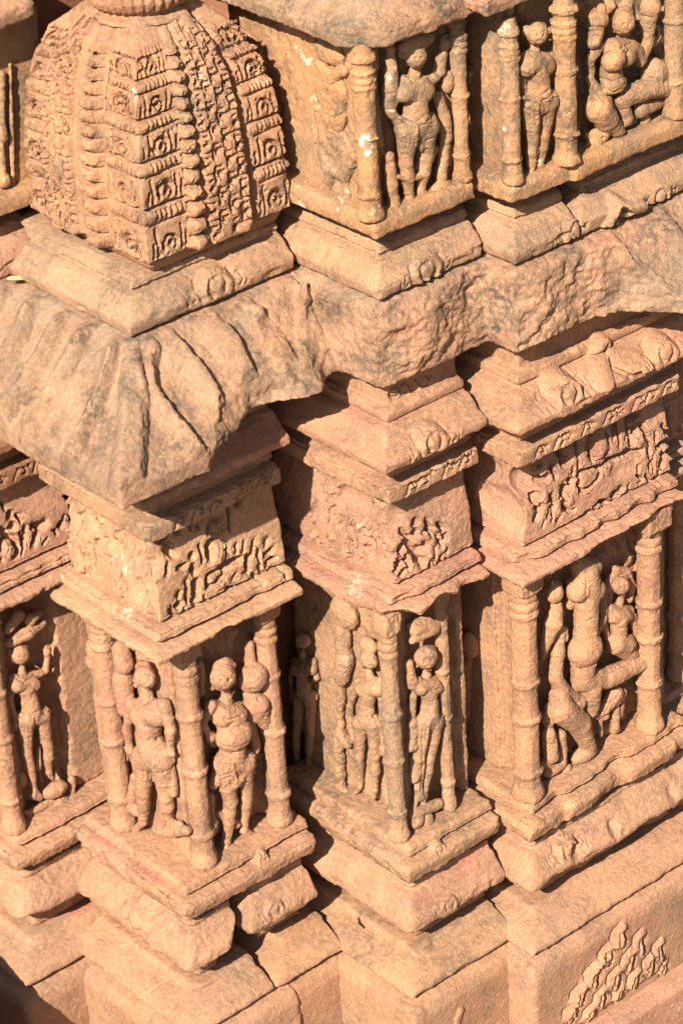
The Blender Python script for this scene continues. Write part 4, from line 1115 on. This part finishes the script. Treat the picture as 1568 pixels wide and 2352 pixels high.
def eave_part(t, lo, hi, name, x0, x1, amps, wear, rough):
    v = Vol(lo, hi, .004)
    X, Y, Z = v.X, v.Y, v.Z
    x2, y2 = v.x[:, None], v.y[None, :]
    od = None
    for b in 'ABC':
        q = np.maximum(BAY[b][0] - x2, BAY[b][1] - y2)
        od = q if od is None else np.minimum(od, q)
    top = eave_profile(od)

    def ribs(s, o, lst, ht):
        r = np.zeros(np.broadcast(s, o).shape)
        for pts, w1, w2 in lst:
            c = np.interp(o, [p[1] for p in pts], [p[0] for p in pts])
            d = s - c                                         # + is to the right in the picture
            r = np.maximum(r, ht * np.clip((d + w1) / (w1 * .8), 0, 1) ** 1.2 * np.clip((w2 - d) / w2, 0, 1))
        return r * np.clip((o - .055) / .06, 0, 1)
    right = (y2 < x2)
    RR = [([(0.0, .095), (-.048, .13), (-.074, .17), (-.057, .235), (-.045, .315)], .055, .010), ([(.062, .095), (.077, .159), (.079, .209), (.085, .255), (.095, .31)], .085, .011), ([(.201, .097), (.213, .147), (.206, .19), (.21, .3)], .085, .011),
          ([(.318, .094), (.335, .159), (.34, .3)], .07, .012), ([(.485, .105), (.414, .182), (.40, .3)], .05, .014)]
    hR = ribs(x2, -y2, RR, .036) * (x2 < .47)
    hR = hR + ribs(x2, -.415 - y2, [([(1.22, .05), (1.245, .3)], .11, .014), ([(1.41, .05), (1.44, .3)], .12, .014)], .028) * (x2 > 1.0)
    LL = [([(.030, .08), (.080, .18), (.108, .285)], .050, .022), ([(-.095, .08), (-.075, .19), (-.080, .29)], .060, .026), ([(-.195, .075), (-.180, .19), (-.185, .285)], .055, .026), ([(-.330, .075), (-.300, .15), (-.30, .29)], .06, .03), ([(-.46, .07), (-.44, .29)], .06, .03)]
    hL = ribs(-y2, -x2, LL, .060)
    top = top + np.where(right, hR, hL * (x2 < .05))
    # broad hip ridge between its two measured edges
    oL, oR = -x2, -y2
    eL = -y2 - np.interp(oL, [.04, .082, .187, .296, .33], [.0, .045, .150, .245, .27])
    eR = np.interp(oR, [.04, .10, .184, .243, .318], [-.02, -.06, -.107, -.166, -.24]) - x2
    m = np.minimum(np.clip(eL / .035, 0, 1), np.clip(eR / .014, 0, 1))
    o1 = np.maximum(oL, oR)
    top = top + .036 * np.sqrt(m) * np.clip((o1 - .05) / .09, 0, 1) * (x2 < .1)
    top = top + .004 * vnoise(np.stack([np.broadcast_to(x2, top.shape).ravel(), np.broadcast_to(y2, top.shape).ravel(), 0 * top.ravel()], 1), .05, 5).reshape(top.shape)
    f = (Z - top[:, :, None].astype(np.float32)) * .72
    lip = smax(-Y - .315, -X - .315, .012) if x0 < 0 else od[:, :, None].astype(np.float32) - .315
    f = smax(f, lip.astype(np.float32), .006)
    zb = np.interp(x2, [-.03, .2], [.68, .742])
    bot = .70 + (zb - .70) * np.clip((od - .02) / .07, 0, 1)
    f = smax(f, bot[:, :, None].astype(np.float32) - Z, .005)
    # the break: a rough wall following the measured broken edge
    g = np.interp(v.x, [p[0] for p in BREAK], [p[1] for p in BREAK])
    gt = np.interp(v.x, [-.40, -.05, .05, .12, .206, .31, .40, .465, .489], [-.42, -.30, -.25, -.215, -.213, -.220, -.208, -.203, -.362])
    gt = np.where(v.x > .489, g, gt)
    gx, gz = np.meshgrid(v.x, v.z, indexing='ij')
    G2 = g[:, None] + (gt - g)[:, None] * np.clip((gz - .745) / .075, 0, 2.2)
    P = np.stack([gx.ravel(), gx.ravel() * 0, gz.ravel() * 1.6], 1)
    nz = (vnoise(P, .10, 31) * .012 + vnoise(P, .035, 32) * .008 + vnoise(P, .014, 33) * .004).reshape(gx.shape)
    ins = np.interp(gz, [.70, .745, .80, .90, .97], [-.004, .0, .004, -.002, -.018])
    d = ((G2 - ins + nz)[:, None, :] - Y) * .80
    if x0 < 0:
        # only the right-hand side of the corner slab is broken
        d = np.minimum(d, 1) if False else np.where(X + .05 - (Y + .33) * .35 > 0, d, -1)
    f = smax(f, d.astype(np.float32), .004)
    f = np.maximum(f, np.maximum(x0 - X, X - x1))
    f = np.maximum(f, Y - (hi[1] - .02))
    v.f = np.ascontiguousarray(np.broadcast_to(f, tuple(v.n))).astype(np.float32)
    loc = tuple(t.location)
    link(name, v.mesh(name, M_EAVE, loc, wear, rough, 3, amps), loc, t)


te = thing('broken_eave', 'long broken eave: ribbed corner jutting out at left, rough snapped edge running to the right', 'eave', (0, 0, .68))
eave_part(te, (-.36, -.36, .62), (.53, .86, 1.0), 'ribbed_corner', -1.0, .478, ((0.1, 0.003), (0.03, 0.0016), (0.012, 0.0016), (0.0058, 0.0011)), .8, 1.0)
eave_part(te, (.47, -.78, .66), (1.66, .0, 1.0), 'snapped_slab', .478, 1.64, ((0.1, 0.003), (0.022, 0.0018), (0.011, 0.0024), (0.0058, 0.0016)), .5, 1.0)
stone('Z', 'beave', 'eave_slab', 'eave stone behind the left side of the ribbed corner slab', 'eave', M_EAVE, x1=.05, rough=1.4)

# ------------------------------------------------------------------ plates carrying the upper storey
r = med(Rel(), 'A', 'Ar', 'plate', 505, 657, .054, .067)
stone('A', 'plate', 'plate_stone', 'flat buff plate under the miniature tower with a ring medallion on its front', 'plate', M_PLATE, rR=r, x1=.485, y1=.53, h=.0035,
      subs=[((.0, .50, 1.04), (.1, .05, .05))])
r = med(Rel(), 'B', 'Br', 'plate', 988, 621, .054, .067)
stone('B', 'plate', 'plate_stone', 'flat buff plate under the upper niche of the middle bay with a ring medallion', 'plate', M_PLATE, rR=r, x1=.872, y1=.16, h=.0035)
r = med(Rel(), 'C', 'Cr', 'plate', 1328, 529, .046, .068)
stone('C', 'plate', 'plate_stone', 'flat buff corner plate of the right bay with half a medallion at its joint', 'plate', M_PLATE, rR=r, x1=1.115, h=.0035)
r = Rel()
a, bb = FS('Cr', 1420, 512, .06)
r.stroke([(a - .07, bb - .03), (a - .02, bb + .03), (a + .0, bb + .06), (a + .03, bb + .03), (a + .09, bb + .02)], .022, .026).stroke([(a - .05, bb - .01), (a, bb + .04), (a + .03, bb + .02)], .006, -.012)
med(r, 'C', 'Cr', 'plate', 1522, 452, .042, .068)
stone('C', 'plate', 'plate_stone', 'plate stone right of the joint with a curling leaf carved on its front', 'plate', M_PLATE, rR=r, x1=1.66, h=.0035, shift=(.245, 0))
stone('Z', 'plate', 'plate_stone', 'smooth plate stone at the left edge behind the tower base', 'plate', M_PINK, x1=.05)

# ------------------------------------------------------------------ upper niches
UB = niche('B', 'upper niche corner block with a female figure lifting her arm between ringed columns', M_OCHRE, 1.146, 1.665, lower=False, x1=.845, y1=.25, rec=[('r', .595, .80, .032)], bk=.006, brough=1.3,
           rL=worn_rel(-.3, .2, 1.2, 1.6, 22, .007, 61))
col(UB, 'Br', 851, 492, .026, .0325, 1.196, 1.668, M_OCHRE, rings=(.14, .47), box=False)
col(UB, 'Br', 1062, 418, .030, .024, 1.196, 1.668, M_OCHRE, rings=(.15, .50), box=False)
fig(UB, 'carved_figure', 'Br', TU1, .030, [
    *BU1[0], ('e', 1010, 335, 124, 62, .008), ('c', 800, 370, 34, 810, 530, 46), ('c', 810, 530, 48, 800, 700, 60), ('c', 800, 700, 58, 790, 830, 46), ('c', 1195, 450, 46, 1180, 560, 44), ('e', 1250, 640, 44, 78), ('c', 1170, 760, 46, 1220, 900, 50), ('c', 1220, 900, 52, 1240, 1080, 52),
    ('c', 890, 925, 22, 1000, 985, 24, .03), ('c', 1000, 985, 24, 1130, 900, 22, .03, .02), ('c', 1040, 1010, 28, 1045, 1170, 28, .03), ('c', 860, 1385, 24, 960, 1410, 24, .02), ('c', 960, 1410, 24, 1075, 1365, 24, .02),
    ('c', 1160, 1160, 22, 1080, 1360, 24), ('c', 740, 1180, 18, 860, 1385, 20)],
    M_OCHRE, raises=BU1[2], bands=False, holes=BU1[1] + [('l', [(920, 590), (990, 640), (1075, 600)], 7), ('l', [(900, 800), (945, 822), (1020, 795)], 6), ('l', [(900, 905), (1000, 960), (1110, 880)], 7), ('l', [(890, 965), (1000, 1010), (1130, 930)], 6), ('l', [(1025, 1190), (1020, 1350)], 14), ('l', [(1000, 1430), (1000, 1540)], 12), ('l', [(850, 1100), (880, 1250), (930, 1330)], 5), ('l', [(900, 1150), (940, 1300)], 5), ('l', [(1090, 1060), (1130, 1040)], 5), ('l', [(1080, 1100), (1140, 1080)], 5), ('l', [(1060, 1180), (1110, 1160)], 5), ('l', [(770, 560), (850, 550)], 6), ('l', [(760, 740), (840, 730)], 6), ('l', [(760, 860), (830, 860)], 8), ('l', [(1190, 1000), (1280, 1010)], 7), ('l', [(1190, 1040), (1280, 1050)], 5), ('l', [(1160, 560), (1210, 600)], 8), ('l', [(1010, 870), (1040, 880)], 6), (945, 1500, 10)], h=.0028)
fig(UB, 'carved_attendant', 'Br', TU1, .022, [('e', 800, 1230, 34, 40, .006), ('c', 800, 1290, 50, 815, 1470, 50), ('c', 815, 1470, 46, 830, 1560, 40), ('c', 830, 1560, 44, 840, 1640, 52)], M_OCHRE)
fig(UB, 'carved_attendant', 'Br', TU1, .022, [('e', 1235, 1090, 32, 36, .006), ('c', 1230, 1130, 42, 1200, 1380, 46), ('c', 1200, 1380, 40, 1205, 1450, 44), ('e', 1205, 1470, 82, 52), ('c', 1270, 1140, 22, 1260, 1290, 22)], M_OCHRE, holes=[(1215, 1240, 10)])
fig(UB, 'eroded_figure', 'Bl', TU1, .016, [('e', 330, 400, 110, 90, -.012, .020), ('c', 250, 500, 40, 330, 600, 44, -.010), ('c', 330, 600, 44, 450, 560, 40, -.010), ('e', 340, 700, 120, 130, -.014, .020), ('e', 350, 860, 100, 150, -.012, .020), ('c', 280, 1000, 44, 300, 1100, 40, -.012), ('c', 270, 1180, 40, 320, 1320, 44, -.006), ('c', 320, 1320, 44, 440, 1370, 46, -.004), ('c', 440, 1370, 44, 520, 1230, 40, -.006), ('e', 390, 1180, 140, 170, -.016, .020), ('c', 340, 1380, 46, 290, 1500, 44, -.012), ('c', 440, 1380, 40, 470, 1530, 40, -.012), ('c', 190, 700, 30, 220, 1100, 30, -.014)],
    M_OCHRE, rough=1.6, bands=False, k=.012, holes=[('l', [(260, 640), (340, 670), (430, 620)], 9), ('l', [(290, 900), (360, 925), (430, 890)], 8), ('l', [(330, 960), (300, 1060)], 9), (350, 545, 16), (390, 535, 12), (390, 1190, 16), (360, 1060, 12)])

UC = niche('C', 'upper niche block at top right with a seated goddess and a standing attendant between columns', M_OCHRE, 1.146, 1.72, lower=False, x1=1.70, y1=-.06, rec=[('r', .96, 1.66, .034)], bk=.006, brough=1.3,
           brR=Rel().fn(lambda U, V: .016 * np.clip((U - 1.085) / .012, 0, 1)))
col(UC, 'Cr', 1177, 424, .030, .0285, 1.196, 1.645, M_OCHRE, rings=(.15, .52), box=False)
col(UC, 'Cr', 1300, 378, .046, .034, 1.196, 1.66, M_OCHRE, rings=(.18, .56), box=False)
col(UC, 'Cr', 1548, 300, .046, .031, 1.196, 1.70, M_OCHRE, rings=(.2, .55), box=False)
fig(UC, 'standing_attendant', 'Cr', TU2, .030, [
    *BU2[0], ('c', 468, 800, 24, 472, 1040, 22, .02), ('c', 545, 500, 40, 560, 630, 36), ('c', 320, 770, 22, 430, 780, 22, .03, .02), ('c', 430, 780, 22, 530, 720, 22, .02)],
    M_OCHRE, raises=BU2[2], bands=False, holes=BU2[1] + [('l', [(350, 410), (410, 460), (480, 420)], 6), ('l', [(340, 740), (430, 765), (520, 700)], 6), ('l', [(330, 790), (430, 810), (530, 745)], 6), ('l', [(445, 830), (448, 1040), (430, 1200), (410, 1360)], 11), ('l', [(320, 580), (370, 592), (430, 570)], 5), ('l', [(480, 830), (505, 960)], 6), ('l', [(530, 330), (600, 310)], 6), ('l', [(300, 830), (440, 920)], 6), (440, 705, 9)], h=.0028)
fig(UC, 'seated_goddess', 'Cr', TU2, .040, [
    *HG[0], ('c', 1090, 280, 44, 1080, 330, 48), ('c', 1010, 380, 86, 1150, 380, 76), ('e', 1025, 475, 80, 76, .026), ('e', 1125, 450, 58, 64, .02),
    ('c', 1000, 560, 88, 1010, 640, 88), ('e', 1030, 660, 90, 66, .012), ('c', 1190, 400, 68, 1225, 470, 58), ('c', 1225, 470, 54, 1290, 350, 42, .0, .01), ('c', 1285, 330, 56, 1290, 180, 58), ('c', 1290, 180, 62, 1310, 50, 84),
    ('c', 1330, 340, 30, 1380, 290, 24), ('c', 1380, 290, 22, 1370, 210, 24),
    ('e', 895, 165, 82, 66), ('c', 930, 60, 42, 910, 120, 46), ('c', 880, 250, 64, 860, 320, 66), ('c', 900, 360, 50, 840, 450, 44), ('c', 830, 480, 36, 850, 560, 30), ('c', 835, 620, 40, 900, 760, 60),
    ('c', 895, 850, 110, 960, 930, 96), ('c', 960, 930, 94, 1060, 1030, 56, .0, .01), ('c', 950, 780, 60, 1000, 950, 60), ('c', 1110, 1080, 62, 980, 1190, 78), ('e', 1010, 1200, 150, 66), ('c', 930, 1050, 60, 820, 1060, 30),
    ('c', 1110, 760, 80, 1300, 690, 84), ('c', 1300, 690, 84, 1440, 690, 72, .0, .008), ('c', 1230, 860, 70, 1400, 800, 40), ('c', 1080, 780, 54, 1140, 930, 48, .014), ('c', 1100, 960, 44, 1190, 950, 24, .01), ('c', 1265, 780, 20, 1230, 1010, 24), ('c', 1230, 1010, 24, 1150, 1060, 22),
    ('c', 1330, 560, 110, 1420, 580, 90, -.02), ('c', 1225, 1060, 30, 1235, 1140, 54), ('c', 1270, 930, 44, 1275, 1040, 44), ('c', 1275, 1050, 44, 1350, 1080, 44), ('c', 1350, 1080, 42, 1405, 1020, 42), ('c', 1405, 1010, 40, 1370, 930, 34), ('e', 1355, 985, 22, 28),
    ('e', 870, 1150, 66, 62), ('c', 880, 1240, 40, 960, 1250, 30)],
    M_OCHRE, bands=False, raises=[([(1010, 320), (1080, 400), (1160, 320)], 9), ([(1030, 330), (1085, 440), (1150, 350)], 7), ([(910, 620), (1020, 680), (1105, 640)], 11), ([(900, 660), (1010, 730), (1090, 700)], 8), ([(1150, 470), (1260, 500)], 8), ([(800, 760), (960, 740)], 9), ([(1330, 620), (1350, 770)], 9), ([(1400, 620), (1420, 760)], 7), ([(1000, 960), (1100, 1010)], 9), ([(860, 400), (920, 430)], 8), ([(1100, 1090), (1150, 1150), (1080, 1230), (960, 1260)], 9), ([(1210, 200), (1370, 210)], 9), ([(1220, 90), (1390, 100)], 9)], holes=HG[1] + [('l', [(1010, 330), (1080, 385), (1160, 330)], 8), ('l', [(930, 545), (1030, 570), (1110, 530)], 7), ('l', [(920, 610), (1010, 640), (1090, 610)], 6), ('l', [(940, 690), (1030, 725), (1100, 690)], 7), ('l', [(880, 780), (960, 760), (1010, 790)], 6), ('l', [(1120, 700), (1200, 640), (1320, 610)], 7), ('l', [(1180, 800), (1320, 770), (1480, 760)], 6), ('l', [(1220, 240), (1290, 260)], 8), ('l', [(1220, 120), (1340, 140)], 8), ('l', [(820, 210), (960, 215)], 9), ('l', [(830, 280), (930, 290)], 7), ('l', [(1090, 860), (1160, 850)], 6), ('l', [(1030, 1090), (950, 1180)], 6), ('l', [(1180, 1090), (1120, 1190), (1010, 1250)], 8), (1345, 285, 20), (850, 1120, 14), (880, 1110, 10), (1010, 640, 10), (1310, 1000, 16), (940, 1080, 16)], h=.003, wear=.5)

UZ = niche('Z', 'upper niche block at the left edge behind the tower with part of a column', M_OCHRE, 1.146, 1.65, lower=False, x1=.16, bk=.006, brough=1.3)
fig(UZ, 'eroded_column', 'Zr', (0, 0, 1), .025, [('c', 4, 170, 9, 6, 300, 9), ('c', 6, 300, 12, 8, 316, 12), ('c', 4, 330, 8, 6, 400, 9), ('e', 8, 415, 14, 16), ('c', 24, 150, 5, 30, 430, 6)], M_OCHRE)

# chhajja slabs of the upper storey
CH = [(1.655, .07), (1.662, .095), (1.70, .10), (1.715, .085), (1.76, .03), (1.80, -.03)]
stone('B', None, 'upper_eave', 'thick weathered eave slab over the upper niche of the middle bay, chipped corner', 'eave', M_EAVE, prof=CH, x1=.86, y1=.30, wear=1.6, rough=1.7, k=.03,
      cuts=[((.50, -.345, 1.66), (-.68, -.62, -.18))])
CH2 = [(z + .02, o - .01) for z, o in CH]
stone('C', None, 'upper_eave', 'end of a weathered eave slab over the standing attendant at top right', 'eave', M_EAVE, prof=CH2, x1=1.13, y1=.0, wear=1.5, rough=1.5, shift=(-.05, .02))
stone('Z', None, 'upper_eave', 'grey eave slab at the top left corner behind the tower finial', 'eave', M_EAVE, prof=CH, x1=.09, wear=1.4, rough=1.4)
stone('B', None, 'upper_course', 'carved stone resting on the upper eave slab at the top centre edge', 'moulding', M_EAVE, prof=[(1.785, .035), (1.80, .05), (1.86, .04), (1.95, .02)], x1=.8, y1=.2, rough=2)


# ------------------------------------------------------------------ miniature tower (curved spire of stacked carved tiers)
def tower():
    cx, cy, hx, hy = .268, .215, .235, .252
    SZ = ([1.10, 1.2, 1.3, 1.4, 1.5, 1.56, 1.61, 1.65, 1.68, 1.71, 1.74], [1.0, 1.0, .995, .965, .91, .855, .78, .69, .57, .44, .3])
    tiers = [1.132, 1.28, 1.40, 1.505, 1.595, 1.66]
    t = thing('miniature_tower', 'curved orange miniature temple tower carved with rows of tiny arches, standing on the buff plate', 'tower', (cx, cy, 1.10))
    h = .0028
    v = Vol((cx - hx - .06, cy - hy - .06, 1.128), (cx + hx + .05, cy + hy + .05, 1.745), h)
    sc = np.interp(v.z, *SZ).astype(np.float32)[None, :]
    ux = (v.x[:, None] - cx) / (hx * sc) * hx       # along the right face, in base metres
    uy = (v.y[:, None] - cy) / (hy * sc) * hy
    zz = np.broadcast_to(v.z[None, :], ux.shape); zy = np.broadcast_to(v.z[None, :], uy.shape)

    def face(hw, flip, seed):
        """u runs to the right in the picture from -hw to hw"""
        rng = np.random.RandomState(seed)
        r = Rel()
        if not flip:
            bands = [(-1.0, -.44, 0, 'k'), (-.42, -.24, .010, 'b'), (-.22, .40, .024, 'l'), (.40, .52, -.016, 'n'), (.52, 1.0, .0, 'k')]
        else:
            bands = [(-1.0, -.62, 0, 'k'), (-.60, -.12, .022, 'l'), (-.12, .10, -.002, 'n'), (.10, .34, .012, 'b'), (.34, .44, -.012, 'n'), (.46, 1.0, 0, 'k')]
        for a, b, hgt, kind in bands:
            a, b = a * hw, b * hw
            r.fn(lambda U, V, a=a, b=b, q=hgt: q * np.clip((U - a) / .007, 0, 1) * np.clip((b - U) / .007, 0, 1))
            w = b - a
            if kind == 'k':
                for q in range(5):
                    z0, z1 = tiers[q], tiers[q + 1]
                    hh = z1 - z0
                    r.stroke([(a + .004, z0 + .002), (b, z0 + .002)], .0055, -.016)
                    r.stroke([(a + .02, z1 - .30 * hh), (b, z1 - .30 * hh + .004)], .004, -.010)
                    r.stroke([(a + .004, z1 - .14 * hh), (b, z1 - .14 * hh)], .012 * hh / .12, .008)
                    r.stroke([(a + .004, z0 + .04), (b - .004, z0 + .04)], .035 * hh / .12, .005)
                    c = a + w * (.56 if not flip else .46)
                    r.ring(c, z0 + .30 * hh, .021, .0062, -.018, -50, 215)
                    r.hole(c + .002, z0 + .31 * hh, .0105 + .002 * rng.rand(), -.022)
                    for uu, l in ((c - .038, .5), (c - .054, .25), (c + .035, .45), (c + .050, .3)):
                        r.stroke([(uu, z0 + .12 * hh), (uu + .003 * rng.randn(), z0 + (.12 + l) * hh)], .0048, -.013)
                    for m in range(6):
                        uu = a + w * (.30 + .12 * m)
                        r.stroke([(uu, z1 - .24 * hh), (uu + .002, z1 - .06 * hh)], .0038, -.007)
                    for m in range(3):
                        r.hole(a + .02 + w * .8 * rng.rand(), z0 + hh * (.1 + .5 * rng.rand()), .005, -.011)
            elif kind == 'b':
                z = 1.15
                while z < 1.66:
                    st = .048 - .02 * (z - 1.15) / .5
                    c = (a + b) / 2
                    r.stroke([(c - w * .2, z), (c + w * .2, z + .002)], st * .45, .020)
                    r.stroke([(a, z - st * .52), (b, z - st * .52)], .0045, -.012)
                    r.hole(c + .01 * rng.randn(), z - st * .1, .005, -.009)
                    z += st
            elif kind == 'l':
                # tall central band: rows of upright slots, drilled holes and small arches
                z = 1.160
                row = 0
                while z < 1.66:
                    st = .066 - .022 * (z - 1.15) / .5
                    for m in range(4):
                        c = a + w * (.13 + .245 * m) + .002 * rng.randn()
                        zc = z + (.5 * st if m % 2 else 0)
                        if rng.rand() < .93:
                            r.stroke([(c - .0125, zc - st * .36), (c - .012 + .0015 * rng.randn(), zc + st * .34)], .0050, -.019)
                        r.hole(c + .001, zc - st * .10, .0085 + .002 * rng.rand(), -.024)
                        r.stroke([(c - .006, zc + st * .28), (c + .006, zc + st * .30)], .0045, -.010)
                    r.stroke([(a + .005, z - st * .48), (a + w * .45, z - st * .47)], .0040, -.011)
                    r.stroke([(a + w * .55, z + st * .02), (b - .005, z + st * .03)], .0040, -.011)
                    z += st
                    row += 1
        return r
    R = face(hx, False, 3).ev(ux, zz)
    Lf = face(hy, True, 7).ev(-uy, zy)
    sc3 = sc[:, None, :]
    dR = (cy - hy * sc3) - v.Y - R[:, None, :]
    dL = (cx - hx * sc3) - v.X - Lf[None, :, :]
    dR2 = v.Y - (cy + hy * sc3)
    dL2 = v.X - (cx + hx * sc3)
    d = smax(smax(dR, dL, .006), smax(dR2, dL2, .02), .006)
    d = smax(d, 1.132 - v.Z, .005)
    v.f = np.minimum(v.f, d.astype(np.float32))
    loc = (cx, cy, 1.10)
    link('spire', v.mesh('spire', M_TOWER, loc, .9, 1, 9, ((.12, .004), (.045, .0018), (.014, .0007), (.0065, .0006))), loc, t)
    # foot slab under the spire
    v = Vol((cx - hx, cy - hy, 1.09), (cx + hx, cy + hy, 1.14), .004)
    v.profile(cx - hx + .03, cy - hy + .03, cx + hx - .02, cy + hy - .02, [(1.092, -.01), (1.12, .012), (1.135, .02)])
    link('foot_slab', v.mesh('foot_slab', M_TOWER, loc, 1, 1.2, 4), loc, t)
    # neck and ribbed crowning disc
    ax, ay, z0 = cx - .015, cy - .02, 1.705
    v = Vol((ax - .17, ay - .17, 1.66), (ax + .17, ay + .17, 1.85), .0034)
    th = np.arctan2(v.Y - ay, v.X - ax)
    rad = np.sqrt((v.X - ax) ** 2 + (v.Y - ay) ** 2)
    zr = np.interp(v.z, [1.715, 1.73, 1.755, 1.785, 1.82, 1.84], [.095, .118, .135, .135, .115, .09])[None, None, :]
    rib = .012 * np.abs(np.cos(th * 17)) ** .7
    d = rad - zr - rib
    d = smax(smax(d, v.Z - 1.84, .008), 1.718 - v.Z, .006)
    v.f = np.minimum(v.f, (d * .9).astype(np.float32))
    v.lathe((ax, ay), [(1.66, .125), (1.69, .118), (1.694, .130), (1.706, .130), (1.712, .105), (1.73, .10)])
    link('ribbed_crown', v.mesh('ribbed_crown', M_TOWER, loc, .8, 1.0, 5), loc, t)


tower()

# ------------------------------------------------------------------ dry leaves
def leaf(label, p, yaw, L, wd, colr, tilt):
    m = bpy.data.materials.new("dry_leaf")
    m.use_nodes = True
    nt = m.node_tree
    b = nt.nodes["Principled BSDF"]
    nz = nt.nodes.new("ShaderNodeTexNoise"); nz.inputs["Scale"].default_value = 60
    cr = nt.nodes.new("ShaderNodeMix"); cr.data_type = 'RGBA'
    cr.inputs[6].default_value = (*colr, 1); cr.inputs[7].default_value = (*[c * .6 for c in colr], 1)
    nt.links.new(nz.outputs["Fac"], cr.inputs[0]); nt.links.new(cr.outputs[2], b.inputs["Base Color"])
    b.inputs["Roughness"].default_value = .7
    n, w = 14, 4
    vs, fs = [], []
    for top in (0, 1):
        for i in range(n + 1):
            t = i / n
            ww = wd * math.sin(math.pi * min(1, .03 + t * .97)) ** .8 * (1 - .35 * t)
            for j in range(-w, w + 1):
                s = j / w
                vs.append(((t - .5) * L, ww * s, .006 * abs(s) ** 1.5 + .012 * (t - .5) ** 2 * 4 * L / .08 * .3 + .0008 * top + .0015 * math.sin(9 * t + s)))
    M = 2 * w + 1
    o = (n + 1) * M
    for i in range(n):
        for j in range(2 * w):
            a = i * M + j
            fs.append((a, a + M, a + M + 1, a + 1))
            fs.append((o + a, o + a + 1, o + a + M + 1, o + a + M))
    for i in range(n):
        for j in (0, 2 * w):
            a = i * M + j
            q = (a, o + a, o + a + M, a + M)
            fs.append(q if j == 0 else q[::-1])
    me = bpy.data.meshes.new("dry_leaf")
    me.from_pydata(vs, [], fs)
    me.polygons.foreach_set("use_smooth", [True] * len(fs))
    me.materials.append(m)
    ob = link("dry_leaf", me, p)
    ob.rotation_euler = (tilt, -.1, yaw)
    return tag(ob, label, 'leaf')


leaf('pale tan dry leaf lying on the ribbed eave slab at the left edge', (-.055, .405, 0.985), -.6, .085, .016, (.55, .38, .17), .1)
leaf('small red dry leaf fragment caught in a flute of the eave near the left edge', (-.245, .20, .80), -1.0, .028, .007, (.40, .07, .04), -.3)
leaf('small orange dry leaf stuck upright in the crevice beside the loose roll moulding', (.405, -.20, -1.075), 1.2, .05, .008, (.45, .17, .06), 1.2)

# unseen rounded form added outside the left edge to cast the lower left shadow
v = Vol((-1.56, -.18, -1.80), (-.46, .92, -.68), .014)
v.lathe((-1.01, .37), [(-1.8, .44), (-1.5, .50), (-1.15, .47), (-.98, .43), (-.88, .34), (-.84, .2), (-.825, .06)])
tag(link('shadow_caster', v.mesh('shadow_caster', M_ROSE, (-1.01, .37, -1.8), 0, 3, 77), (-1.01, .37, -1.8)), 'unseen rounded stone form added past the left edge to cast the round shadow at lower left', 'stone')
